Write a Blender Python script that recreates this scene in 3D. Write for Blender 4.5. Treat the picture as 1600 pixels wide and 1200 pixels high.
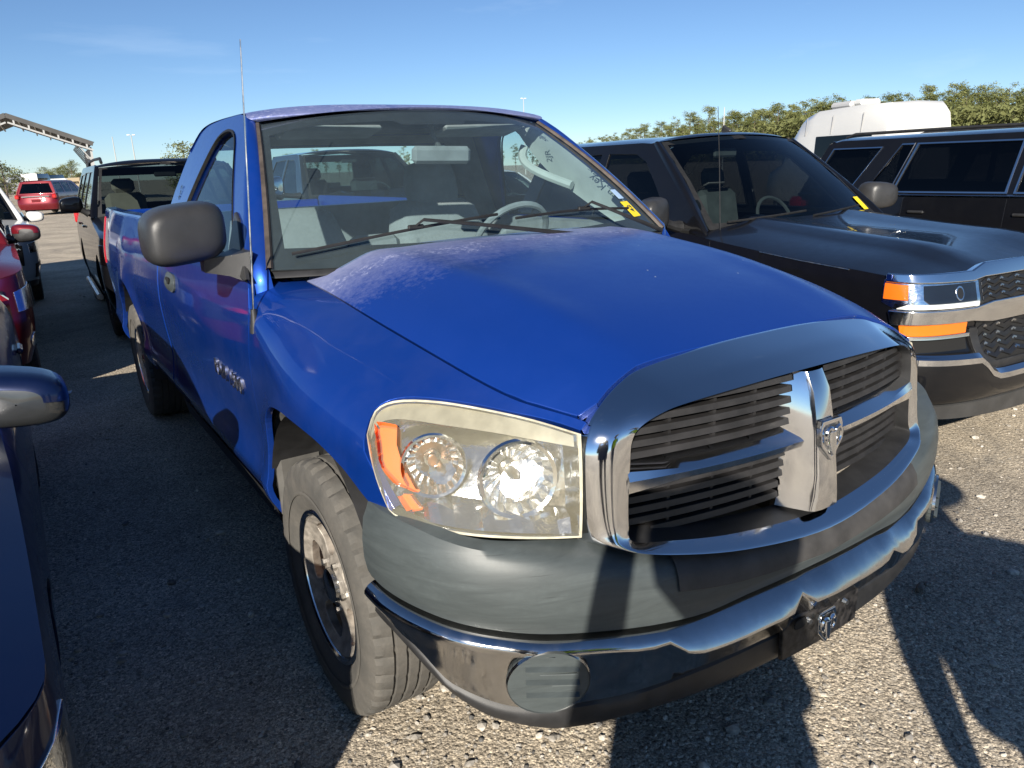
import bpy, bmesh, math, random
import numpy as np
from mathutils import Vector, Matrix, Euler
from mathutils.geometry import delaunay_2d_cdt
random.seed(7)
for o in list(bpy.data.objects): bpy.data.objects.remove(o)
S = bpy.context.scene
COL = S.collection
R = math.radians

# ------------------------------------------------------------------ camera, sky, sun, exposure
CAM = Vector((-1.555, -1.992, 1.567)); YAW, PITCH, ROLL, F = 0.5691, 0.2821, -0.0400, 1183.5
cd = bpy.data.cameras.new('camera'); cam = bpy.data.objects.new('camera', cd); COL.objects.link(cam)
fw = Vector((math.sin(YAW)*math.cos(PITCH), math.cos(YAW)*math.cos(PITCH), -math.sin(PITCH)))
rt = Vector((math.cos(YAW), -math.sin(YAW), 0)); upv = rt.cross(fw)
r2 = rt*math.cos(ROLL)+upv*math.sin(ROLL); u2 = -rt*math.sin(ROLL)+upv*math.cos(ROLL)
cam.matrix_world = Matrix(((r2.x,u2.x,-fw.x,CAM.x),(r2.y,u2.y,-fw.y,CAM.y),(r2.z,u2.z,-fw.z,CAM.z),(0,0,0,1)))
cd.sensor_fit = 'HORIZONTAL'; cd.sensor_width = 36; cd.lens = 36*F/1600; cd.clip_start = .05; cd.clip_end = 5000
S.camera = cam
SUN_HEAD, SUN_EL = R(44.0), R(25.0)          # light travels along this heading (from +Y towards +X), sun behind the camera
W = bpy.data.worlds.new('World'); S.world = W; W.use_nodes = True
wn = W.node_tree.nodes; wl = W.node_tree.links
bg = wn['Background']; sky = wn.new('ShaderNodeTexSky'); sky.sky_type = 'NISHITA'; sky.sun_disc = False
sky.sun_elevation = SUN_EL; sky.sun_rotation = SUN_HEAD+math.pi; sky.altitude = 10; sky.air_density = .75; sky.dust_density = 0; sky.ozone_density = 5
# faint high cirrus wisps
wtc = wn.new('ShaderNodeTexCoord'); wmp = wn.new('ShaderNodeMapping'); wmp.inputs['Scale'].default_value = (1.6, 3.2, 13); wmp.inputs['Rotation'].default_value = (.05, .03, .5)
wno = wn.new('ShaderNodeTexNoise'); wno.inputs['Scale'].default_value = 2.2; wno.inputs['Detail'].default_value = 7; wno.inputs['Roughness'].default_value = .55
wr = wn.new('ShaderNodeValToRGB'); wr.color_ramp.elements[0].position = .62; wr.color_ramp.elements[1].position = .88; wr.color_ramp.elements[1].color = (.14, .14, .14, 1)
wm_ = wn.new('ShaderNodeMix'); wm_.data_type = 'RGBA'; wm_.inputs[7].default_value = (9.5, 11, 12.5, 1)
wl.new(wtc.outputs['Generated'], wmp.inputs[0]); wl.new(wmp.outputs[0], wno.inputs['Vector']); wl.new(wno.outputs[0], wr.inputs[0]); wl.new(wr.outputs[0], wm_.inputs[0]); wl.new(sky.outputs[0], wm_.inputs[6]); wl.new(wm_.outputs[2], bg.inputs[0])
bg.inputs[1].default_value = .066
sl = bpy.data.lights.new('sun', 'SUN'); sl.energy = 5.0; sl.angle = R(.53); sl.color = (1, .93, .82)
sun = bpy.data.objects.new('sun', sl); COL.objects.link(sun)
sd = Vector((math.sin(SUN_HEAD)*math.cos(SUN_EL), math.cos(SUN_HEAD)*math.cos(SUN_EL), -math.sin(SUN_EL)))
sun.rotation_euler = sd.to_track_quat('-Z', 'Y').to_euler(); sun.location = (-20, -20, 20)
S.view_settings.view_transform = 'Standard'; S.view_settings.look = 'None'; S.view_settings.gamma = 1
S.view_settings.exposure = .75; S.view_settings.use_curve_mapping = False
S.render.engine = 'CYCLES'
S.cycles.max_bounces = 10; S.cycles.transparent_max_bounces = 24; S.cycles.caustics_reflective = False; S.cycles.caustics_refractive = False

# ------------------------------------------------------------------ materials
MATS = {}
def nmat(name):
    m = bpy.data.materials.new(name); m.use_nodes = True
    return m, m.node_tree.nodes, m.node_tree.links, m.node_tree.nodes['Principled BSDF']
def noise(n, l, scale, detail=4, rough=.55, coord='Object', dist=0):
    tc = n.new('ShaderNodeTexCoord'); t = n.new('ShaderNodeTexNoise')
    t.inputs['Scale'].default_value = scale; t.inputs['Detail'].default_value = detail; t.inputs['Roughness'].default_value = rough
    t.inputs['Distortion'].default_value = dist
    l.new(tc.outputs[coord], t.inputs['Vector']); return t
def ramp(n, l, src, a, b, ca=(0,0,0,1), cb=(1,1,1,1)):
    r = n.new('ShaderNodeValToRGB'); r.color_ramp.elements[0].position = a; r.color_ramp.elements[1].position = b
    r.color_ramp.elements[0].color = ca; r.color_ramp.elements[1].color = cb
    l.new(src, r.inputs[0]); return r
def mixc(n, l, fac, a, b):
    m = n.new('ShaderNodeMix'); m.data_type = 'RGBA'
    if isinstance(fac, float): m.inputs[0].default_value = fac
    else: l.new(fac, m.inputs[0])
    for i, c in ((6, a), (7, b)):
        if isinstance(c, tuple): m.inputs[i].default_value = c+(1,) if len(c) == 3 else c
        else: l.new(c, m.inputs[i])
    return m.outputs[2]
def bump(n, l, h, strength, dist, b):
    k = n.new('ShaderNodeBump'); k.inputs['Strength'].default_value = strength; k.inputs['Distance'].default_value = dist
    l.new(h, k.inputs['Height']); l.new(k.outputs[0], b.inputs['Normal'])
def pm(name, col, rough=.5, metal=0, coat=0, var=0, vscale=8, bmp=0, bscale=200, spec=.5, rvar=0, col2=None):
    if name in MATS: return MATS[name]
    m, n, l, b = nmat(name)
    b.inputs['Base Color'].default_value = (*col, 1); b.inputs['Roughness'].default_value = rough
    b.inputs['Metallic'].default_value = metal; b.inputs['Coat Weight'].default_value = coat; b.inputs['Coat Roughness'].default_value = .03
    b.inputs['Specular IOR Level'].default_value = spec
    if var or col2:
        t = noise(n, l, vscale)
        c2 = col2 if col2 else tuple(min(1, c*(1+var)) for c in col)
        c1 = col if col2 else tuple(c*(1-var) for c in col)
        r = ramp(n, l, t.outputs[0], .35, .68, (*c1, 1), (*c2, 1)); l.new(r.outputs[0], b.inputs['Base Color'])
    if rvar:
        t = noise(n, l, vscale*1.7, 6); r = ramp(n, l, t.outputs[0], .35, .7, (rough,)*3+(1,), (min(1, rough+rvar),)*3+(1,)); l.new(r.outputs[0], b.inputs['Roughness'])
    if bmp:
        t = noise(n, l, bscale, 3); bump(n, l, t.outputs[0], bmp, .002, b)
    MATS[name] = m; return m
def glass(name, tint=(.85,.92,.9), ior=1.5, rough=0.0, haze=0, hcol=(.7,.7,.65)):
    if name in MATS: return MATS[name]
    m, n, l, b = nmat(name); n.remove(b); out = n['Material Output']
    tr = n.new('ShaderNodeBsdfTransparent'); tr.inputs[0].default_value = (*tint, 1)
    gl = n.new('ShaderNodeBsdfGlossy'); gl.inputs['Roughness'].default_value = rough
    fr = n.new('ShaderNodeFresnel'); ge = n.new('ShaderNodeNewGeometry'); mr = n.new('ShaderNodeMapRange'); mr.inputs[3].default_value = ior; mr.inputs[4].default_value = 1/ior; l.new(ge.outputs['Backfacing'], mr.inputs[0]); l.new(mr.outputs[0], fr.inputs[0])
    mx = n.new('ShaderNodeMixShader'); l.new(fr.outputs[0], mx.inputs[0]); l.new(tr.outputs[0], mx.inputs[1]); l.new(gl.outputs[0], mx.inputs[2])
    res = mx.outputs[0]
    if haze:
        df = n.new('ShaderNodeBsdfDiffuse'); df.inputs[0].default_value = (*hcol, 1); m2 = n.new('ShaderNodeMixShader')
        t = noise(n, l, 9, 6); r = ramp(n, l, t.outputs[0], .2, .9, (haze*.8,)*3+(1,), (haze*1.25,)*3+(1,))
        l.new(r.outputs[0], m2.inputs[0]); l.new(res, m2.inputs[1]); l.new(df.outputs[0], m2.inputs[2]); res = m2.outputs[0]
    l.new(res, out.inputs[0]); MATS[name] = m; return m

def paint(name, col, metal=.0, rough=.35, coat=1.0, flake=.0, dust=.06):
    if name in MATS: return MATS[name]
    m, n, l, b = nmat(name)
    b.inputs['Metallic'].default_value = metal; b.inputs['Coat Weight'].default_value = coat
    tcr = noise(n, l, 5, 9, .75); rcr = ramp(n, l, tcr.outputs[0], .38, .75, (.015, .015, .015, 1), (.11, .11, .11, 1)); l.new(rcr.outputs[0], b.inputs['Coat Roughness'])
    b.inputs['Specular IOR Level'].default_value = .15
    t = noise(n, l, 3.5, 8, .65); r = ramp(n, l, t.outputs[0], .42, .85, (0,0,0,1), (dust,)*3+(1,))
    c = mixc(n, l, r.outputs[0], col, (.42, .40, .36)); l.new(c, b.inputs['Base Color'])
    t2 = noise(n, l, 14, 8, .7); rr = ramp(n, l, t2.outputs[0], .3, .8, (rough,)*3+(1,), (rough+.12,)*3+(1,)); l.new(rr.outputs[0], b.inputs['Roughness'])
    t3 = noise(n, l, 1.3, 2); bump(n, l, t3.outputs[0], .02, .02, b)
    MATS[name] = m; return m

BLUE = (.0045, .043, .285)
M_blue = paint('blue_metallic_paint', BLUE, .45, .32, 1.0, dust=.05)
def faded_paint(name, axis, lo, hi, gl):
    # oxidised clear coat: pale blotches with their own outline, strongest in one zone of the panel
    m, n, l, b = nmat(name)
    tc = n.new('ShaderNodeTexCoord'); sp = n.new('ShaderNodeSeparateXYZ'); l.new(tc.outputs['Object'], sp.inputs[0])
    mr = n.new('ShaderNodeMapRange'); mr.inputs[1].default_value = lo; mr.inputs[2].default_value = hi; l.new(sp.outputs[axis], mr.inputs[0])
    big = noise(n, l, 2.6, 8, .6, dist=.5); fine = noise(n, l, 55, 6, .75); mid = noise(n, l, 9, 9, .7, dist=1.2)
    # soft chalky fade, grainy
    bh = n.new('ShaderNodeMath'); bh.operation = 'MULTIPLY_ADD'; l.new(big.outputs[0], bh.inputs[0]); bh.inputs[1].default_value = .6; bh.inputs[2].default_value = .21
    f1 = n.new('ShaderNodeMath'); f1.operation = 'MULTIPLY_ADD'; l.new(mr.outputs[0], f1.inputs[0]); f1.inputs[1].default_value = .62; l.new(bh.outputs[0], f1.inputs[2])
    f2 = n.new('ShaderNodeMath'); f2.operation = 'MULTIPLY_ADD'; l.new(fine.outputs[0], f2.inputs[0]); f2.inputs[1].default_value = .45; l.new(f1.outputs[0], f2.inputs[2])
    sf = n.new('ShaderNodeMapRange'); sf.inputs[1].default_value = .92; sf.inputs[2].default_value = 1.40; sf.inputs[4].default_value = .62; l.new(f2.outputs[0], sf.inputs[0]); soft = sf
    # crisp broken edge where the clear coat has lifted: thin bands at one level of a distorted noise
    lv = n.new('ShaderNodeMath'); lv.operation = 'MULTIPLY_ADD'; l.new(mid.outputs[0], lv.inputs[0]); lv.inputs[1].default_value = .55; l.new(f1.outputs[0], lv.inputs[2])
    sc_ = n.new('ShaderNodeMapRange'); sc_.inputs[1].default_value = 1.14; sc_.inputs[2].default_value = 1.34; vein = ramp(n, l, sc_.outputs[0], .2, .9); vein.color_ramp.elements.new(.5); l.new(lv.outputs[0], sc_.inputs[0]); l.new(sc_.outputs[0], vein.inputs[0])
    vein.color_ramp.elements[0].position = .25; vein.color_ramp.elements[1].position = .5; vein.color_ramp.elements[1].color = (.85, .85, .85, 1); vein.color_ramp.elements[2].position = .9; vein.color_ramp.elements[2].color = (.22, .22, .22, 1)
    rim = n.new('ShaderNodeMath'); rim.operation = 'MAXIMUM'; l.new(soft.outputs[0], rim.inputs[0])
    vf = n.new('ShaderNodeMath'); vf.operation = 'MULTIPLY'; l.new(vein.outputs[0], vf.inputs[0]); fr_ = ramp(n, l, fine.outputs[0], .40, .58); l.new(fr_.outputs[0], vf.inputs[1]); l.new(vf.outputs[0], rim.inputs[1])
    # stone chips
    vo = n.new('ShaderNodeTexVoronoi'); vo.inputs['Scale'].default_value = 42; l.new(tc.outputs['Object'], vo.inputs['Vector']); sv = n.new('ShaderNodeSeparateColor'); l.new(vo.outputs['Color'], sv.inputs[0])
    c1 = n.new('ShaderNodeMath'); c1.operation = 'GREATER_THAN'; c1.inputs[1].default_value = .985; l.new(sv.outputs[0], c1.inputs[0]); c2 = n.new('ShaderNodeMath'); c2.operation = 'LESS_THAN'; c2.inputs[1].default_value = .11; l.new(vo.outputs['Distance'], c2.inputs[0])
    chip = n.new('ShaderNodeMath'); chip.operation = 'MULTIPLY'; l.new(c1.outputs[0], chip.inputs[0]); l.new(c2.outputs[0], chip.inputs[1])
    c = mixc(n, l, rim.outputs[0], BLUE, (.52, .55, .76)); c = mixc(n, l, chip.outputs[0], c, (.55, .57, .62)); l.new(c, b.inputs['Base Color'])
    b.inputs['Metallic'].default_value = .4
    t2 = noise(n, l, 7, 8, .7); rr = ramp(n, l, t2.outputs[0], .3, .8, (gl,)*3+(1,), (gl+.16,)*3+(1,)); l.new(rr.outputs[0], b.inputs['Roughness'])
    inv = n.new('ShaderNodeMath'); inv.operation = 'SUBTRACT'; inv.inputs[0].default_value = .55; l.new(rim.outputs[0], inv.inputs[1]); inv.use_clamp = True
    l.new(inv.outputs[0], b.inputs['Coat Weight']); b.inputs['Coat Roughness'].default_value = .22
    bump(n, l, fine.outputs[0], .06, .002, b)
    MATS[name] = m; return m
M_hood = faded_paint("faded_hood_paint", 1, -.14, .42, .34)
M_roof = faded_paint('faded_roof_paint', 1, 2.6, .9, .36)
M_chrome = pm('chrome', (.80, .81, .83), .045, 1, rvar=.10, vscale=5)
M_chromeworn = pm('pitted_chrome', (.58, .58, .58), .07, 1, var=.08, vscale=14, rvar=.14, bmp=.03, bscale=160)
M_chromedull = pm('dull_chrome', (.55, .54, .52), .22, 1, var=.2, vscale=12, rvar=.2)
M_reflector = pm('lamp_reflector', (.88, .89, .90), .10, 1, rvar=.10, vscale=30, bmp=.55, bscale=55)
M_black = pm('black_plastic', (.022, .022, .023), .5, var=.25, vscale=20, bmp=.15, bscale=500)
M_mirrorp = pm('textured_black_plastic', (.034, .034, .035), .38, var=.2, vscale=9, bmp=.25, bscale=700)
M_rubber = pm('rubber_trim', (.012, .012, .012), .6, var=.3, vscale=25)
M_brtrim = pm('brown_faded_trim', (.07, .055, .045), .65, var=.4, vscale=18)
M_slat = pm('faded_grille_plastic', (.020, .019, .0195), .5, var=.35, vscale=16, bmp=.1)
M_void = pm('dark_cavity', (.006, .006, .006), .9)
M_int = pm('grey_interior', (.20, .22, .225), .8, var=.15, vscale=12, bmp=.1)
M_seat = pm('grey_cloth', (.22, .235, .235), .95, var=.06, vscale=60, bmp=.2, bscale=400)
M_dash = pm('dash_plastic', (.07, .078, .08), .75, var=.2)
M_pillar = pm('pale_pillar_trim', (.40, .44, .41), .75, var=.08)
M_brake = pm('rusty_iron', (.24, .13, .075), .8, .3, var=.4, vscale=20, bmp=.3)
M_amber = pm('amber_lens', (.80, .17, .01), .12, coat=1, bmp=.25, bscale=260)
M_red = pm('red_lens', (.45, .01, .01), .12, coat=1)
M_white = pm('white_paint', (.78, .78, .76), .35, coat=.6, var=.04)
M_yellow = pm('yellow_sticker', (.82, .62, .02), .5, var=.05)
M_ink = pm('marker_ink', (.02, .03, .05), .5)
M_paper = pm('white_paper', (.75, .76, .78), .6, var=.05)
M_bluepaper = pm('pale_blue_sticker', (.35, .50, .70), .5, var=.1)
M_ws = glass('windshield_glass', (.74, .85, .87), 1.55, 0, .045, (.40, .54, .62))  # bluish diffuse haze: dust plus a painted veil for sky reflections
M_sideglass = glass('side_glass', (.72, .83, .83), 1.5)
M_lens = glass('hazed_lamp_lens', (.97, .96, .92), 1.45, .02, .12, (.85, .78, .56))
M_clear = glass('clear_lamp_lens', (.96, .97, .98), 1.45)
M_tint = glass('tinted_glass', (.05, .055, .06), 1.5)
M_midtint = glass('lightly_tinted_glass', (.45, .52, .52), 1.5)
def tyre_mat(name, dusty):
    m, n, l, b = nmat(name)
    t = noise(n, l, 9, 8, .7); t2 = noise(n, l, 90, 4, .7)
    r = ramp(n, l, t.outputs[0], .35, .7, (*(.018+.05*dusty,)*2, .018+.045*dusty, 1), (.03+.13*dusty, .028+.118*dusty, .026+.10*dusty, 1))
    c = mixc(n, l, t2.outputs[0], r.outputs[0], (.025+.05*dusty, .024+.046*dusty, .023+.04*dusty)); l.new(c, b.inputs['Base Color'])
    b.inputs['Roughness'].default_value = .85; bump(n, l, t2.outputs[0], .3, .003, b); return m
M_tyre = tyre_mat('dusty_tyre_rubber', 1.0); M_tyre2 = tyre_mat('tyre_rubber', .15)
def bumper_mat():
    m, n, l, b = nmat('weathered_grey_bumper_plastic')
    tc = n.new('ShaderNodeTexCoord')
    mp = n.new('ShaderNodeMapping'); mp.inputs['Scale'].default_value = (1.2, 1.2, 9); l.new(tc.outputs['Object'], mp.inputs[0])
    t = n.new('ShaderNodeTexNoise'); t.inputs['Scale'].default_value = 4; t.inputs['Detail'].default_value = 9; t.inputs['Roughness'].default_value = .68; t.inputs['Distortion'].default_value = .8
    l.new(mp.outputs[0], t.inputs['Vector'])
    r = ramp(n, l, t.outputs[0], .30, .72, (.034, .042, .044, 1), (.095, .112, .114, 1))
    t2 = noise(n, l, 60, 6, .7); c = mixc(n, l, t2.outputs[0], r.outputs[0], (.055, .065, .066))
    # long scratches
    mp2 = n.new('ShaderNodeMapping'); mp2.inputs['Scale'].default_value = (2, 2, 60); mp2.inputs['Rotation'].default_value = (.15, .12, 0); l.new(tc.outputs['Object'], mp2.inputs[0])
    t3 = n.new('ShaderNodeTexNoise'); t3.inputs['Scale'].default_value = 3; t3.inputs['Detail'].default_value = 5; l.new(mp2.outputs[0], t3.inputs['Vector'])
    r3 = ramp(n, l, t3.outputs[0], .68, .74); r3.color_ramp.elements[1].color = (.5, .5, .5, 1)
    c = mixc(n, l, r3.outputs[0], c, (.018, .021, .022)); l.new(c, b.inputs['Base Color'])
    b.inputs['Roughness'].default_value = .48; bump(n, l, t2.outputs[0], .08, .002, b); return m
M_bumper = bumper_mat()
M_step = pm('dark_step_pad', (.045, .043, .042), .6, var=.3, vscale=14, bmp=.2)

# ------------------------------------------------------------------ mesh helpers
def ip(xs, ys):
    xs = list(map(float, xs)); ys = list(map(float, ys)); N = len(xs)
    d = [(ys[i+1]-ys[i])/(xs[i+1]-xs[i]) for i in range(N-1)]
    m = [d[0]]+[0 if d[i-1]*d[i] <= 0 else 2*d[i-1]*d[i]/(d[i-1]+d[i]) for i in range(1, N-1)]+[d[-1]]
    def f(x):
        if x <= xs[0]: return ys[0]+m[0]*0*(x-xs[0])
        if x >= xs[-1]: return ys[-1]
        i = 0
        while x > xs[i+1]: i += 1
        h = xs[i+1]-xs[i]; t = (x-xs[i])/h
        return (2*t**3-3*t*t+1)*ys[i]+(t**3-2*t*t+t)*h*m[i]+(-2*t**3+3*t*t)*ys[i+1]+(t**3-t*t)*h*m[i+1]
    return f
def cr(pts, n=6, closed=False):
    P = [Vector(p) for p in pts]; N = len(P); out = []
    for i in range(N if closed else N-1):
        g = lambda k: P[k % N] if closed else P[max(0, min(N-1, k))]
        a, b, c, d = g(i-1), g(i), g(i+1), g(i+2)
        for j in range(n):
            t = j/n
            out.append(.5*((2*b)+(c-a)*t+(2*a-5*b+4*c-d)*t*t+(3*b-a-3*c+d)*t**3))
    if not closed: out.append(P[-1].copy())
    return out
def mobj(name, verts, faces, mat, parent=None, smooth=True, normals=None, sharp=None):
    me = bpy.data.meshes.new(name); me.from_pydata([tuple(v) for v in verts], [], [tuple(f) for f in faces])
    me.validate(); me.update()
    if mat: me.materials.append(mat)
    if smooth: me.polygons.foreach_set('use_smooth', [True]*len(me.polygons))
    if normals is not None and len(normals) == len(me.vertices): me.normals_split_custom_set_from_vertices([tuple(n) for n in normals])
    elif sharp is not None: me.set_sharp_from_angle(angle=R(sharp))
    o = bpy.data.objects.new(name, me); COL.objects.link(o)
    if parent: o.parent = parent
    return o
def inside(poly, pts):
    x, y = pts[:, 0], pts[:, 1]; c = np.zeros(len(pts), bool); q = np.asarray(poly); j = len(q)-1
    for i in range(len(q)):
        xi, yi = q[i]; xj, yj = q[j]
        if yi != yj:
            c ^= ((yi > y) != (yj > y)) & (x < (xj-xi)*(y-yi)/(yj-yi)+xi)
        j = i
    return c
def resamp(poly, res):
    out = []
    for i, a in enumerate(poly):
        b = poly[(i+1) % len(poly)]; L = math.hypot(b[0]-a[0], b[1]-a[1]); k = max(1, int(math.ceil(L/res)))
        for j in range(k): out.append((a[0]+(b[0]-a[0])*j/k, a[1]+(b[1]-a[1])*j/k))
    return out
def panel(name, outline, fn, mat, parent=None, res=.05, holes=(), flip=False, thick=.014, edge=.0025):
    loops = [resamp(outline, res)]+[resamp(h, res) for h in holes]
    bp = np.array([p for L in loops for p in L])
    lo, hi = bp.min(0), bp.max(0)
    gx = np.arange(lo[0]+res*.5, hi[0], res); gy = np.arange(lo[1]+res*.5, hi[1], res*.87)
    pts = []
    if len(gx) and len(gy):
        G = np.array([(x+(res*.5 if k % 2 else 0), y) for k, y in enumerate(gy) for x in gx])
        ok = inside(loops[0], G)
        for h in loops[1:]: ok &= ~inside(h, G)
        G = G[ok]
        if len(G):
            dm = np.full(len(G), 1e9)
            for c0 in range(0, len(bp), 64):
                dm = np.minimum(dm, np.sqrt(((G[:, None, :]-bp[None, c0:c0+64])**2).sum(2)).min(1))
            pts = [tuple(g) for g in G[dm > res*.45]]
    V2 = [Vector(p) for p in bp]+[Vector(p) for p in pts]; E = []; k = 0
    for L in loops:
        E += [(k+i, k+(i+1) % len(L)) for i in range(len(L))]; k += len(L)
    vs, es, fs, ov, oe, of = delaunay_2d_cdt(V2, E, [], 0, 1e-7)
    A = np.array([tuple(v) for v in vs]); fs = [f for f in fs if len(f) == 3]
    C = np.array([A[list(f)].mean(0) for f in fs]); ok = inside(loops[0], C)
    for h in loops[1:]: ok &= ~inside(h, C)
    fs = [list(f) for f, o in zip(fs, ok) if o]
    def nrm(u, v):
        e = .004
        n = (Vector(fn(u+e, v))-Vector(fn(u-e, v))).cross(Vector(fn(u, v+e))-Vector(fn(u, v-e)))
        n.normalize(); return -n if flip else n
    P = [Vector(fn(*a)) for a in A]; Nn = [nrm(*a) for a in A]
    fo = []
    for f in fs:
        a, b, c = (A[i] for i in f)
        ccw = (b[0]-a[0])*(c[1]-a[1])-(b[1]-a[1])*(c[0]-a[0]) > 0
        fo.append(f if ccw != flip else f[::-1])
    if thick:
        cnt = {}
        for f in fo:
            for i in range(3):
                a, b = f[i], f[(i+1) % 3]; cnt[(a, b)] = 1
        for (a, b) in [e for e in cnt if (e[1], e[0]) not in cnt]:
            t = P[b]-P[a]
            if t.length < 1e-9: continue
            t.normalize(); ea = t.cross(Nn[a]); eb = t.cross(Nn[b])
            i0 = len(P)
            P += [P[a].copy(), P[b].copy(), P[a]+ea*edge-Nn[a]*edge, P[b]+eb*edge-Nn[b]*edge, P[a]+ea*edge-Nn[a]*thick, P[b]+eb*edge-Nn[b]*thick]
            Nn += [Nn[a], Nn[b], ea, eb, ea, eb]
            fo += [[i0+1, i0, i0+2, i0+3], [i0+3, i0+2, i0+4, i0+5]]
    return mobj(name, P, fo, mat, parent, True, Nn)
def loft(name, rows, mat, parent=None, cu=False, cv=False, sharp=40, caps=False, smooth=True, flip=False):
    nr, nc = len(rows), len(rows[0]); V = [p for r in rows for p in r]; Fc = []
    for i in range(nr if cu else nr-1):
        for j in range(nc if cv else nc-1):
            a, b, c, d = i*nc+j, i*nc+(j+1) % nc, ((i+1) % nr)*nc+(j+1) % nc, ((i+1) % nr)*nc+j
            Fc.append((a, d, c, b) if flip else (a, b, c, d))
    if caps: Fc += [tuple(range(nc))[::-1], tuple((nr-1)*nc+j for j in range(nc))]
    return mobj(name, V, Fc, mat, parent, smooth, None, sharp)
class MB:
    def __init__(s): s.v = []; s.f = []
    def add(s, v, f):
        k = len(s.v); s.v += [Vector(p) for p in v]; s.f += [tuple(i+k for i in q) for q in f]; return s
    def box(s, c, d, rot=None, bev=0):
        x, y, z = d[0]/2, d[1]/2, d[2]/2; M = rot.to_matrix() if rot else None
        if bev:
            b = min(bev, x*.9, y*.9, z*.9); V = []; 
            for sx in (-1, 1):
                for sy in (-1, 1):
                    for sz in (-1, 1):
                        V += [(sx*(x-b), sy*(y-b), sz*z), (sx*(x-b), sy*y, sz*(z-b)), (sx*x, sy*(y-b), sz*(z-b))]
            bm = bmesh.new(); vv = [bm.verts.new(q) for q in V]; r = bmesh.ops.convex_hull(bm, input=vv); bm.verts.index_update()
            V = [v.co.copy() for v in bm.verts]; idx = {v: i for i, v in enumerate(bm.verts)}
            Fc = [tuple(idx[v] for v in f.verts) for f in bm.faces]; bm.free()
        else:
            V = [Vector((sx*x, sy*y, sz*z)) for sx in (-1, 1) for sy in (-1, 1) for sz in (-1, 1)]
            Fc = [(0,1,3,2),(4,6,7,5),(0,4,5,1),(2,3,7,6),(0,2,6,4),(1,5,7,3)]
        V = [(M @ Vector(q) if M else Vector(q))+Vector(c) for q in V]; return s.add(V, Fc)
    def tube(s, path, r, n=8, caps=True):
        P = [Vector(q) for q in path]; rr = r if isinstance(r, (list, tuple)) else [r]*len(P); V = []; Fc = []; u = None
        for i, q in enumerate(P):
            t = (P[min(i+1, len(P)-1)]-P[max(i-1, 0)]).normalized()
            if u is None: u = t.orthogonal().normalized()
            u = (u-t*u.dot(t)).normalized(); w = t.cross(u)
            V += [q+(u*math.cos(2*math.pi*k/n)+w*math.sin(2*math.pi*k/n))*rr[i] for k in range(n)]
        for i in range(len(P)-1):
            for k in range(n): Fc.append((i*n+k, i*n+(k+1) % n, (i+1)*n+(k+1) % n, (i+1)*n+k))
        if caps: Fc += [tuple(range(n))[::-1], tuple((len(P)-1)*n+k for k in range(n))]
        return s.add(V, Fc)
    def lathe(s, prof, n=32, axis='x', c=(0,0,0), ang0=0, mod=None):
        # prof: list of (along axis, radius)
        V = []; Fc = []; m = len(prof)
        for k in range(n):
            a = ang0+2*math.pi*k/n
            for i, (t, r) in enumerate(prof):
                if mod: t, r = mod(k, i, t, r)
                y, z = r*math.cos(a), r*math.sin(a)
                V.append(Vector({'x': (t, y, z), 'y': (z, t, y), 'z': (y, z, t)}[axis])+Vector(c))
        for k in range(n):
            k2 = (k+1) % n
            for i in range(m-1): Fc.append((k*m+i, k2*m+i, k2*m+i+1, k*m+i+1))
        return s.add(V, Fc)
    def build(s, name, mat, parent=None, smooth=True, sharp=35):
        return mobj(name, s.v, s.f, mat, parent, smooth, None, sharp)
def empty(name, loc=(0,0,0), rz=0, parent=None):
    o = bpy.data.objects.new(name, None); COL.objects.link(o); o.location = loc; o.rotation_euler = (0, 0, rz); o.empty_display_size = .2
    if parent: o.parent = parent
    return o
def tag(o, label=None, cat=None, group=None, kind=None):
    if label: o['label'] = label
    if cat: o['category'] = cat
    if group: o['group'] = group
    if kind: o['kind'] = kind
    return o
def copytree(o, parent=None):
    c = o.copy(); COL.objects.link(c); c.parent = parent
    for ch in list(o.children): copytree(ch, c)
    return c
def text(name, body, size, mat, parent, M4, ext=.002, shear=0, font_space=1):
    cu = bpy.data.curves.new(name, 'FONT'); cu.body = body; cu.size = size; cu.extrude = ext; cu.align_x = 'CENTER'; cu.align_y = 'CENTER'; cu.shear = shear; cu.space_character = font_space
    t = bpy.data.objects.new(name+'_curve', cu); COL.objects.link(t)
    dg = bpy.context.evaluated_depsgraph_get(); me = bpy.data.meshes.new_from_object(t.evaluated_get(dg)); bpy.data.objects.remove(t)
    me.materials.clear(); me.materials.append(mat); me.transform(M4); me.name = name
    o = bpy.data.objects.new(name, me); COL.objects.link(o); o.parent = parent; return o
def frame(o, x, z):
    # matrix with text x along x, text normal along z
    x = Vector(x).normalized(); z = Vector(z).normalized(); y = z.cross(x).normalized(); x = y.cross(z)
    return Matrix(((x.x,y.x,z.x,o[0]),(x.y,y.y,z.y,o[1]),(x.z,y.z,z.z,o[2]),(0,0,0,1)))
def ell(cx, cy, rx, ry, n=28, p=2):
    o = []
    for k in range(n):
        a = 2*math.pi*k/n; c, s = math.cos(a), math.sin(a)
        o.append((cx+rx*math.copysign(abs(c)**(2/p), c), cy+ry*math.copysign(abs(s)**(2/p), s)))
    return o

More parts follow.
